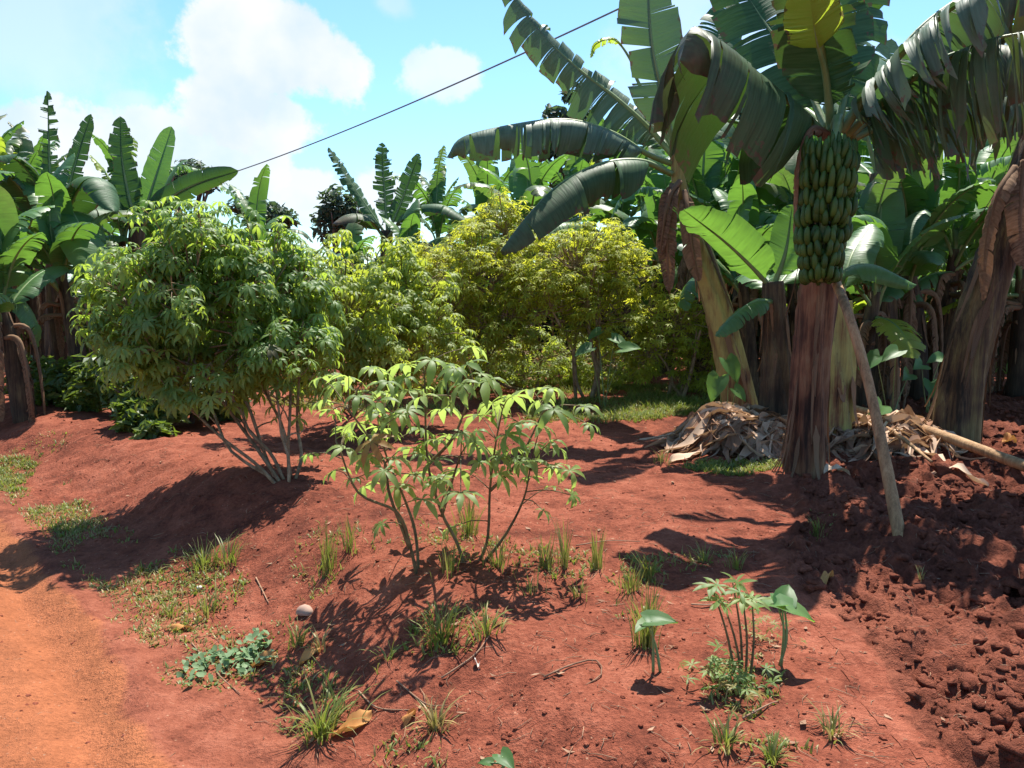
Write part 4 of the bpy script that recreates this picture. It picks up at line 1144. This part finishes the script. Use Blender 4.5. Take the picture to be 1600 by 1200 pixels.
mb = MB(); a2 = G(1340, 690); a2[2] += .18; b2 = G(1455, 735); b2[2] += .03
tube(mb, [a2, (a2 + b2) / 2 + [0, 0, .05], b2], [.018, .016, .010], 8, 16, 0, .8)
tag(mb.build('fallen_stalk', M['pole'], None, a2), 'short pale dry stalk sloping down the right leaf heap', 'stalk')

ca = P(372, 267, 17.0); cb = P(960, 17, 9.5)
mb = MB(); ts = np.linspace(-.9, 2.2, 1500); ph = ts * 420
ax = ca + (cb - ca) * ts[:, None]; ax[:, 2] += .35 * (ts - .5) ** 2 - .0875
Tt = unit(cb - ca); u_ = unit(np.cross(Tt, [0, 0, 1.])); w_ = np.cross(Tt, u_)
tube(mb, ax[::4], [.0115, .0115], 6)
tag(mb.build('overhead_cable', M['cable'], None, ca), 'thin twisted overhead cable crossing the sky above the groves', 'cable')


# ------------------------------------------------------------------ dry leaf heaps
def heap(cx, cy, rx_, ry_, ht, count, seed, label):
    rg = np.random.default_rng(seed); org = np.array([cx, cy, hz(cx, cy)]); mb = MB()
    def top(x, y):
        d = ((x - cx) / rx_) ** 2 + ((y - cy) / ry_) ** 2
        return hz(x, y) + ht * max(0, 1 - d) ** .7 * (.75 + .5 * float(vnoise(x * 5, y * 5, 9)))
    xs = np.linspace(-1, 1, 22); V = []
    for yy in xs:
        for xx in xs:
            x = cx + xx * rx_; y = cy + yy * ry_; V.append((x, y, top(x, y) - .03))
    q = [(j * 22 + i, j * 22 + i + 1, (j + 1) * 22 + i + 1, (j + 1) * 22 + i) for j in range(21) for i in range(21)]
    mb.add(V, q, None, 0, .05)
    for k in range(count):
        a = rg.random() * 6.28; r = rg.random() ** .5 * 1.0
        x = cx + math.cos(a) * rx_ * r; y = cy + math.sin(a) * ry_ * r
        dr = unit(np.array([math.cos(a), math.sin(a) * 1.0, 0]) * .5 + rg.normal(size=3) * [1, .8, 0]); L = .18 + .45 * rg.random()
        if k % 7 == 0: L *= 1.5
        w = .008 + .042 * rg.random() ** 2; n = 9; side = np.array([-dr[1], dr[0], 0]); rows = []
        lift = .02 + .07 * rg.random(); tilt = rg.normal() * .6; curl = 4 * (rg.random() - .5); tn = rg.random() ** 1.3; ph = rg.random() * 6
        for i in range(n):
            t = i / (n - 1) - .5; px_ = x + dr[0] * L * t + side[0] * .05 * math.sin(ph + t * 5); py_ = y + dr[1] * L * t + side[1] * .05 * math.sin(ph + t * 5)
            z = top(px_, py_) + lift * (.3 + .7 * math.sin((t + .5) * 3.1 + ph * .1)) + .02 * math.sin(ph + t * 9)
            ww = w * (1 - (2 * t) ** 2 * .75); th = tilt + curl * t
            for c in (-1, -.35, .35, 1):
                o = side * math.cos(th) * c * ww + np.array([0, 0, math.sin(th) * c * ww + .45 * ww * c * c])
                rows.append(np.array([px_, py_, max(z, hz(px_, py_) + .006)]) + o)
        q = [(i * 4 + c, i * 4 + c + 1, i * 4 + c + 5, i * 4 + c + 4) for i in range(n - 1) for c in range(3)]
        mb.add(rows, q, None, 0, tn)
    return tag(mb.build('dry_leaf_heap', M['dryheap'], None, org), label, 'leaf heap', 'heaps of dry banana leaves')


g1 = G(1175, 705); g2 = G(1375, 705)
heap(g1[0] - .02, g1[1] + .15, .52, .45, .23, 560, 401, 'heap of dry curled brown banana leaves left of the bunch-bearing plant')
heap(g2[0], g2[1] + .1, .52, .45, .16, 480, 402, 'heap of pale dry banana leaves and stalks right of the bunch-bearing plant')


def dry_leaf(px, py, L, w, ang, label, mat='dryheap', tint=.8, seed=0, lift=.02, curl=.5, name='dry_leaf', group='single dry leaves lying on the ground'):
    rg = np.random.default_rng(seed + 900); o = G(px, py); mb = MB(); n = 12; m = 7
    d = np.array([math.cos(ang), math.sin(ang)]); s = np.array([-d[1], d[0]]); V = []
    for i in range(n):
        t = i / (n - 1) - .5; ww = w * (1 - abs(2 * t) ** 2.4) * (.85 + .3 * rg.random()) + .002
        for j in range(m):
            c = j / (m - 1) * 2 - 1; x, y = o[:2] + d * L * t + s * ww * c + s * .1 * L * math.sin(t * 3 + seed)
            V.append((x, y, hz(x, y) + .008 + lift * (1 - (2 * t) ** 2) + curl * ww * c * c * .6 + .012 * math.sin(5 * t + c * 2 + seed) + .003 * rg.random()))
    q = [(i * m + j, i * m + j + 1, (i + 1) * m + j + 1, (i + 1) * m + j) for i in range(n - 1) for j in range(m - 1)]
    mb.add(V, q, None, 0, tint)
    return tag(mb.build(name, M[mat], None, o), label, 'dry leaf', group)


dry_leaf(1075, 722, .42, .035, .55, 'long pale dry leaf strip lying in front of the left heap', tint=.95, seed=1)
dry_leaf(1308, 738, .17, .03, .1, 'flat tan piece of dry sheath just right of the main stem foot', tint=1., seed=2)
dry_leaf(1500, 738, .32, .03, -.5, 'pale dry leaf wisp below the fallen pole', tint=.9, seed=3)
dry_leaf(1120, 690, .45, .04, 1.0, 'orange-brown dry leaf hanging off the left edge of the left heap', tint=.55, seed=4, lift=.08)
go = 'orange fallen leaves on the red earth'
dry_leaf(550, 1142, .135, .033, .35, 'largest orange fallen leaf, beside the big grass tuft at the bottom', 'orange_leaf', .6, 5, .012, name='fallen_leaf', group=go)
dry_leaf(412, 1038, .10, .028, .1, 'orange fallen leaf below the pale broad-leaved weed', 'orange_leaf', .5, 6, .01, name='fallen_leaf', group=go)
dry_leaf(484, 1033, .085, .022, .4, 'pale orange fallen leaf under the white stone', 'orange_leaf', .8, 7, .01, name='fallen_leaf', group=go)
dry_leaf(283, 988, .10, .018, .1, 'thin orange fallen leaf left of the pale broad-leaved weed', 'orange_leaf', .5, 8, .006, name='fallen_leaf', group=go)
dry_leaf(640, 1130, .05, .018, 1., 'small rusty fallen leaf right of the largest orange leaf', 'orange_leaf', .3, 9, .006, name='fallen_leaf', group=go)
dry_leaf(1290, 911, .075, .020, .9, 'small orange and white leaf scrap on the edge of the dug plot', 'orange_leaf', 1., 10, .02, name='fallen_leaf', group=go)
dry_leaf(1575, 695, .12, .04, .3, 'orange dry leaf behind the fallen pole at the right', 'orange_leaf', .5, 11, .03, name='fallen_leaf', group=go)
dry_leaf(745, 1042,   .035, .005, 1.9, 'tiny white leaf sliver right of the grass in the bush shadow', 'scrap', .6, 12, .006, name='fallen_leaf', group=go)

# stone
o = G(478, 960); mb = MB(); lump(mb, o + [0, 0, .012], .036, np.random.default_rng(8), .6, .34)
tag(mb.build('stone', M['stone'], None, o), 'pale rounded stone left of the young cassava shadow', 'stone')
o = G(312, 922); mb = MB(); lump(mb, o + [0, 0, .008], .016, np.random.default_rng(9), .6, .4)
tag(mb.build('litter_scrap', M['scrap'], None, o), 'tiny pale bluish scrap on the grassy verge', 'scrap')

# twigs
gt = 'dry twigs lying on the earth'
for i, (pts, lab) in enumerate([
    ([(690, 1068), (740, 1030), (765, 1000)], 'thin dry twig below the grass in the bush shadow'),
    ([(560, 1085), (590, 1110), (650, 1118)], 'curved dry twig right of the big grass tuft'),
    ([(620, 1072), (665, 1104), (700, 1112)], 'dark curved twig leading to the small yellow tuft'),
    ([(850, 1065), (890, 1045), (930, 1036), (938, 1060), (880, 1095)], 'hooked dry twig on the bare earth left of the seedlings'),
    ([(1080, 949), (1110, 948), (1140, 946)], 'short pale twig behind the cassava seedling'),
    ([(400, 905), (412, 930), (420, 950)], 'pale twig on the bank slope above the white stone'),
    ([(1160, 1130), (1200, 1108), (1215, 1100)], 'crooked twig under the seedling clump'),
    ([(900, 855), (950, 848), (1000, 850)], 'long thin twig on the earth behind the tall grass'),
    ([(300, 1010), (340, 1060), (375, 1090)], 'dark root-like twig along the road edge')]):
    pp = [G(*p) for p in pts]
    for p in pp: p[2] += .008
    mb = MB(); tube(mb, pp, [.0034, .003, .0018], 5, 12, 0, np.random.default_rng(i).random())
    tag(mb.build('dry_twig', M['twig'], None, pp[0]), lab, 'twig', gt)
mb = MB()
for i in range(3200):
    y = 1.9 + 5 * rng.random() ** 1.3; x = (rng.random() * 2 - 1) * .72 * y
    if road_s(x, y) < -.2 and rng.random() < .85: continue
    a = rng.random() * 6.28; L = .012 + .075 * rng.random() ** 2.5; p = np.array([x, y]); q = p + L * np.array([math.cos(a), math.sin(a)])
    mid = (p + q) / 2 + rng.normal(size=2) * L * .12
    tube(mb, [[*p, hz(*p) + .004], [*mid, hz(*mid) + .006], [*q, hz(*q) + .004]], [.0012, .0012, .0008], 4, None, 0, rng.random())
for i in range(520):
    y = 2.0 + 6 * rng.random() ** 1.2; x = (rng.random() * 2 - 1) * .72 * y
    if road_s(x, y) < -.1 or (till_d(x, y) > 0 and rng.random() < .7): continue
    a = rng.random() * 6.28; L = .006 + .017 * rng.random() ** 1.8; w = L * (.25 + .3 * rng.random()); d = np.array([math.cos(a), math.sin(a), 0]); e = np.array([-d[1], d[0], 0]); p = np.array([x, y, hz(x, y) + .006])
    c_ = .5 * L * rng.random()
    mb.add([p - d * L + [0, 0, c_], p + e * w, p + d * L + [0, 0, .3 * c_], p - e * w, p + [0, 0, -.002]], None, [(0, 3, 4), (3, 2, 4), (2, 1, 4), (1, 0, 4)], 0, rng.random())
tag(mb.build('plant_litter', M['twig']), kind='stuff', label='fine dry stalks and straw bits scattered over the earth', cat='litter')


# ------------------------------------------------------------------ grass
def blades(mb, x, y, hh, lean, wid, rg, tint, dry, n):
    """n blades around x,y"""
    for k in range(n):
        a = rg.random() * 6.28; r = abs(rg.normal()) * .5
        bx = x + math.cos(a) * r * lean[1]; by = y + math.sin(a) * r * lean[1]; z = hz(bx, by) - .004
        H = hh * (.45 + .7 * rg.random()); d = np.array([math.cos(a + rg.normal() * .7), math.sin(a + rg.normal() * .7), 0]); ln = lean[0] * (.3 + .9 * rg.random())
        s = np.array([-d[1], d[0], 0]); V = []; p = np.array([bx, by, z]); e = math.pi / 2 - ln * .3; w0 = wid * (.6 + .8 * rg.random())
        for i in range(5):
            w = w0 * (1, .95, .75, .45, 0)[i]
            V += [p + s * w, p - s * w] if i < 4 else [p]
            p = p + (d * math.cos(e) + np.array([0, 0, math.sin(e)])) * H / 4; e -= ln * .35
        mb.add(V, [(0, 1, 3, 2), (2, 3, 5, 4), (4, 5, 7, 6)], [(6, 7, 8)], 0, np.clip(tint + .5 * (rg.random() - .5), 0, 1), np.clip(dry + .7 * (rg.random() - .5) * (dry > 0), 0, 1))


gg = 'grass tufts growing on the bare red earth'
TU = [  # px, py, height px, spread px, count, lean, dry, label
    (500, 1152, 95, 42, 110, 1.2, .1, 'largest bushy green grass tuft at the bottom beside an orange leaf'),
    (690, 1005, 75, 30, 70, 1.1, .05, 'green grass tuft at the lower edge of the young cassava shadow'),
    (760, 992, 55, 26, 45, 1.1, .2, 'green grass tuft right of the one at the lower shadow edge'),
    (605, 1035, 55, 22, 16, 1.6, .2, 'sparse pale grass plant in the lower left of the cassava shadow'),
    (512, 895, 80, 14, 55, .35, .2, 'narrow upright grass tuft left of the young cassava'),
    (548, 860, 60, 18, 40, .4, .35, 'yellowish grass tuft behind the narrow upright one'),
    (855, 890, 75, 16, 30, .35, .45, 'thin tall dry grass tuft right of the young cassava'),
    (882, 885, 80, 14, 30, .3, .35, 'second thin tall grass tuft right of the young cassava'),
    (932, 888, 72, 14, 45, .3, .35, 'tall yellow-green grass tuft farthest right of the young cassava row'),
    (905, 935, 45, 20, 24, 1.0, .55, 'dry weedy tuft below the tall yellow-green grass'),
    (985, 925, 50, 22, 50, .6, .25, 'short grass tuft above the one with the cocoyam leaf'),
    (1010, 1010, 105, 24, 100, .5, .2, 'tall dense grass tuft growing with a cocoyam leaf'),
    (1012, 905, 50, 18, 40, .8, .1, 'dark green grass tuft in the tip of the leaf shadow'),
    (1300, 1150, 60, 18, 34, 1.2, .55, 'lone yellowish grass tuft on the right below the dug edge'),
    (1135, 1165, 55, 26, 40, 1.2, .3, 'grass tuft under the seedling clump'),
    (1205, 1195, 50, 26, 50, 1.2, .2, 'grass tuft cut by the bottom edge right of the seedlings'),
    (1150, 890, 38, 14, 26, .8, .3, 'small grass tuft behind the cassava seedling'),
    (1100, 880, 35, 18, 34, .9, .3, 'low grass tuft left of the small one behind the seedling'),
    (465, 1008, 50, 20, 36, 1.2, .3, 'grey-green grass tuft just below the white stone'),
    (500, 1015, 40, 20, 30, 1.4, .7, 'straw coloured tuft right of the grey-green one by the stone'),
    (325, 965, 55, 26, 34, .8, .3, 'thin grass tuft on the verge above the pale weed'),
    (265, 965, 40, 18, 40, .9, .2, 'short round grass tuft on the verge at the road edge'),
    (320, 885, 45, 45, 80, 1.0, .15, 'bright grass patch at the lower edge of the big bush shadow'),
    (358, 880, 50, 24, 50, .9, .1, 'bright grass tuft on the bank right of the big bush shadow edge'),
    (680, 1140, 62, 26, 50, 1.1, .75, 'yellow dried tuft in the bare earth at the bottom middle'),
    (732, 835, 70, 26, 70, .45, .2, 'bright upright grass tuft seen through the young cassava stems'),
    (780, 890, 50, 28, 50, .6, .3, 'grass tuft at the foot of the young cassava right stem'),
    (830, 930, 45, 24, 24, .8, .5, 'thin weedy tuft at the right end of the cassava shadow'),
    (1278, 838, 38, 12, 30, .6, .25, 'small grass tuft inside the main banana shadow'),
    (700, 895, 60, 26, 34, .4, .4, 'thin grass at the foot of the young cassava middle stem'),
    (1035, 722, 26, 22, 40, .8, .3, 'low grass tuft left of the left leaf heap'),
    (105, 830, 26, 22, 50, 1.3, .2, 'pale green tuft on the road verge at the left'),
    (1440, 905, 20, 10, 14, .8, .8, 'dry straw tuft on the dug plot')]
rgG = np.random.default_rng(66)
for (px, py, hp, sp, n, ln, dr, lab) in TU:
    o = G(px, py); Y = o[1]; mb = MB()
    blades(mb, o[0], o[1], hp / FPX * Y, (ln, sp / FPX * Y), .0022 + .0006 * ln, rgG, .35 + .3 * rgG.random(), dr, n)
    tag(mb.build('grass_tuft', M['grass'], None, o), lab, 'grass tuft', gg)


def cover(name, polys, n, hh, dr, label, seed):
    rg = np.random.default_rng(seed); mb = MB()
    tot = sum(p[4] for p in polys)
    for (px, py, rx_, ry_, wgt) in polys:
        for k in range(int(n * wgt / tot)):
            a = rg.random() * 6.28; r = rg.random() ** .5
            d = ray(px + math.cos(a) * r * rx_, py + math.sin(a) * r * ry_); t = (FIELD * .9 - CAM_H) / d[2]; x, y = d[0] * t, d[1] * t
            if fbm(x * 2.6, y * 2.6, 3, 31) < .42: continue
            blades(mb, x, y, hh * (.5 + .8 * rg.random()), (1.3, .03), .0035, rg, rg.random(), dr if rg.random() < .6 else .0, 3)
    return tag(mb.build(name, M['grass']), kind='stuff', label=label, cat='grass')


cover('grass_cover', [(960, 640, 150, 22, 5), (1040, 620, 90, 18, 3), (880, 610, 90, 16, 2.5), (920, 655, 120, 10, 1.5), (1080, 640, 60, 14, 1.5), (490, 622, 80, 18, 2.), (700, 612, 150, 16, 2.5), (600, 640, 120, 10, 1), (900, 600, 200, 12, 3)], 10500, .085, .25, 'short grass spreading under the yellowing cassava in the middle', 501)
cover('grass_cover', [(15, 708, 50, 20, 4), (90, 760, 50, 30, 1.2), (60, 735, 50, 20, 1)], 1900, .05, .35, 'short yellowish grass on the road verge at the left edge', 502)
cover('grass_cover', [(1570, 580, 50, 8, 3), (1500, 578, 60, 6, 1)], 1500, .09, .1, 'strip of bright lawn under the trees at the right edge', 503)
cover('grass_cover', [(1160, 738, 70, 14, 3), (1110, 735, 40, 10, 1)], 900, .05, .2, 'low green weeds in front of the left leaf heap', 504)
cover('grass_cover', [(240, 850, 100, 30, 3), (330, 870, 60, 24, 1.2), (150, 800, 60, 40, 1)], 620, .045, .4, 'low grass and weeds on the verge in the big bush shadow', 505)
cover('grass_cover', [(300, 950, 70, 50, 1.4), (120, 790, 40, 50, 1), (480, 1010, 40, 30, .4), (230, 900, 60, 40, .8), (420, 970, 80, 50, .5)], 900, .035, .6, 'dry scattered grass along the road edge', 506)
cover('straw_cover', [(70, 745, 50, 30, 2), (120, 790, 50, 40, 2.4), (190, 845, 60, 40, 2), (250, 900, 50, 40, 1.2), (60, 690, 60, 14, 1)], 1100, .045, .9, 'yellow dry straw and short grass on the verge between road and bank', 508)


cover('weed_cover', [(870, 900, 70, 26, 1.6), (1000, 935, 50, 60, 1.6), (700, 990, 70, 30, 1.4), (1160, 1090, 60, 60, 1.4), (500, 870, 40, 40, 1), (730, 880, 90, 26, 1.6), (1090, 880, 70, 20, .8), (640, 860, 120, 30, .8), (1280, 830, 30, 20, .3), (480, 1030, 60, 40, .8), (640, 1120, 60, 40, .6), (1200, 1190, 70, 20, .6)], 900, .04, .45, 'short thin mixed grass and weeds between the tufts on the red earth', 507)


# ------------------------------------------------------------------ cocoyam leaves, seedlings and weeds
def heart_leaf(mb, p, nrm, fwd, size, tint, fold=.35):
    out = [(0, 0), (-.35, .18), (-.42, .36), (-.12, .50), (.3, .46), (.7, .26), (1.05, 0)]
    V = []
    B_ = basis(nrm, fwd)
    cx = [-.10, -.2, -.2, 0, .35, .72, 1.05]
    for i, (x, w) in enumerate(out):
        zx = -.22 * max(0, x) ** 2
        for sgn in (1, .5, 0, -.5, -1):
            c = abs(sgn); xx = cx[i] * (1 - c) * (1 if i else 0) + x * c if i else 0
            if i == 0: xx = 0.
            V.append((xx, w * sgn, zx + fold * w * c + .03 * math.sin(6 * x + 4 * sgn)))
    V = p + (np.array(V) * size) @ B_.T
    q = [(i * 5 + j, i * 5 + j + 1, (i + 1) * 5 + j + 1, (i + 1) * 5 + j) for i in range(1, 6) for j in range(4)]
    mb.add(V, q, None, 0, tint)


def cocoyam(base, leaves, label, seed, group='cocoyam plants with heart shaped leaves'):
    rg = np.random.default_rng(seed); base = np.asarray(base, float); root = thing('cocoyam_plant', base, label, 'cocoyam', group)
    for (p, nrm, fwd, s) in leaves:
        mb = MB(); p = np.asarray(p, float)
        heart_leaf(mb, p, np.asarray(nrm, float), np.asarray(fwd, float), s, rg.random())
        lo = mb.build('leaf', M['taro'], root, base)
        sb_ = MB(); tube(sb_, catmull([base + rg.normal(size=3) * [.012, .012, 0], (base + p) / 2 + rg.normal(size=3) * .01, p], 8), [.0055, .0045, .0025], 6, None, 0, .6)
        sb_.build('leaf_stalk', M['rib'], lo, base)
    return root


b = G(1222, 1040)
cocoyam(b, [(P(1222, 948, b[1]), (.1, -.2, 1), (1, -.3, -.25), .105), (P(1215, 945, b[1] + .02), (-.1, 0, 1), (-1, .3, .35), .09), (P(1225, 940, b[1] + .03), (0, -.5, .6), (.35, .5, .5), .08)], 'cocoyam seedling with spread leaves beside the dug edge', 601)
b = G(1020, 1050)
cocoyam(b, [(P(1018, 970, b[1] - .02), (-.2, -.3, 1), (1, -.1, .12), .08), (P(1012, 975, b[1]), (0, 0, 1), (-.6, -.5, .1), .06)], 'cocoyam seedling growing out of the tall grass tuft', 602)
b = G(790, 1215)
cocoyam(b, [(P(785, 1182, b[1]), (-.2, -.2, 1), (.5, -.7, -.1), .055), (P(765, 1192, b[1]), (0, -.2, 1), (-1, .2, 0), .035)], 'small cocoyam sprout cut by the bottom edge', 603)
b = gp(1140, 6.4)
cocoyam(b, [(P(1138, 568, 6.4), (.2, -.8, .6), (.3, -.2, -.8), .17), (P(1122, 595, 6.3), (-.3, -.8, .5), (-.3, -.2, -.8), .17), (P(1150, 610, 6.3), (.1, -.7, .6), (.5, -.3, -.5), .11)], 'cocoyam with bluish green leaves in front of the leaning banana stem', 604)
b = gp(1420, 6.9); rgC = np.random.default_rng(8)
for (bpx, Y, pts, lab, sd) in ((1400, 7.0, [(1370, 560), (1400, 550), (1345, 580), (1420, 585)], 'cocoyam clump just right of the prop pole', 605), (1455, 7.3, [(1440, 570), (1470, 560), (1455, 600), (1485, 590)], 'cocoyam clump left of the right-edge banana stem', 606),
                               (1385, 6.0, [(1378, 635), (1366, 655)], 'small cocoyam beside the prop pole above the pale heap', 607), (945, 8.0, [(935, 520), (960, 530), (920, 545), (975, 545)], 'cocoyam with large leaves beside the ringed cassava stem', 608)):
    b = gp(bpx, Y)
    cocoyam(b, [(P(px, py, Y + .2 * rgC.normal()), unit([rgC.normal() * .4, -.5, .8]), unit([rgC.normal(), -.4, -.4]), .13 + .05 * rgC.random()) for (px, py) in pts], lab, sd)

# cassava seedling clump
b = G(1160, 1065); root = thing('cassava_seedling', b, 'thin cassava seedling with a few pale leaves on bare stalks', 'cassava seedling'); fo = MB()
for (bx, tx_, ty_, Yo) in ((1150, 1112, 915, 0), (1160, 1145, 910, .05), (1165, 1160, 930, -.03), (1172, 1175, 935, .03), (1160, 1130, 940, -.02)):
    p = P(tx_, ty_, b[1] + Yo); s = np.array([b[0] + (bx - 1160) / FPX * b[1], b[1], b[2] - .01])
    sb_ = MB(); tube(sb_, catmull([s, (s + p) / 2 + [.01, 0, .0], p], 8), [.0055, .004, .0025], 5, None, 0, .3); sb_.build('stem', M['cstem_dark'], root, b)
    for k in range(2): put_leaf(fo, PAL_FLAT[rgC.integers(8)], p + rgC.normal(size=3) * .008, unit([rgC.normal() * .3, -.25, 1]), unit([rgC.normal(), -.5, 0]), .075, rgC.random(), .0)
fo.build('foliage', M['cass_young'], root, b)
wb = MB(); b = G(1140, 1085)
for k in range(46):
    x = b[0] + rgC.normal() * .05; y = b[1] + rgC.normal() * .07; z = hz(x, y)
    put_leaf(wb, PAL_FLAT[rgC.integers(8)], np.array([x, y, z + .015 + .09 * rgC.random()]), unit([rgC.normal() * .4, -.2, 1]), unit(rgC.normal(size=3)), .03 + .025 * rgC.random(), rgC.random(), .0 if rgC.random() < .7 else .6)
tube(wb, [b - [.09, 0, -.012], b + [0, .02, .02], b + [.09, .0, .012]], [.004, .004, .003], 5, 8); tag(wb.build('weed', M['cass_young'], None, b), 'low leafy weed clump at the foot of the cassava seedling', 'weed', 'broad leaved weeds on the earth')
wb = MB(); b = G(1195, 1005)
for k in range(18):
    x = b[0] + rgC.normal() * .04; y = b[1] + rgC.normal() * .04; z = hz(x, y)
    put_leaf(wb, PAL_FLAT[rgC.integers(8)], np.array([x, y, z + .02 + .06 * rgC.random()]), unit([rgC.normal() * .4, -.2, 1]), unit(rgC.normal(size=3)), .03, rgC.random(), .5 * rgC.random())
tag(wb.build('weed', M['cass_young'], None, b), 'yellowing weed between the seedling stalks and the cocoyam', 'weed', 'broad leaved weeds on the earth')
wb = MB(); b = G(350, 1005)
for k in range(190):
    t = rgC.random(); q = plane_pt(292 + 128 * t + rgC.normal() * 8, 1012 - 28 * t + rgC.normal() * 9, .1); z = hz(*q)
    s = .010 + .012 * rgC.random(); n = unit([rgC.normal() * .5, rgC.normal() * .4 - .2, 1]); f = unit(rgC.normal(size=3)); Bm = basis(n, f)
    V = np.array([(-1, 0, 0), (-.3, .6, .1), (.6, .45, .05), (1.1, 0, -.1), (.6, -.45, .05), (-.3, -.6, .1), (.1, 0, -.05)]) * s
    wb.add(np.array([*q, z + .008 + .03 * rgC.random()]) + V @ Bm.T, None, [(6, i, (i + 1) % 6) for i in range(6)], 0, rgC.random())
tag(wb.build('weed', M['weed'], None, b), 'pale green creeping broad-leaved weed at the road edge', 'weed', 'broad leaved weeds on the earth')
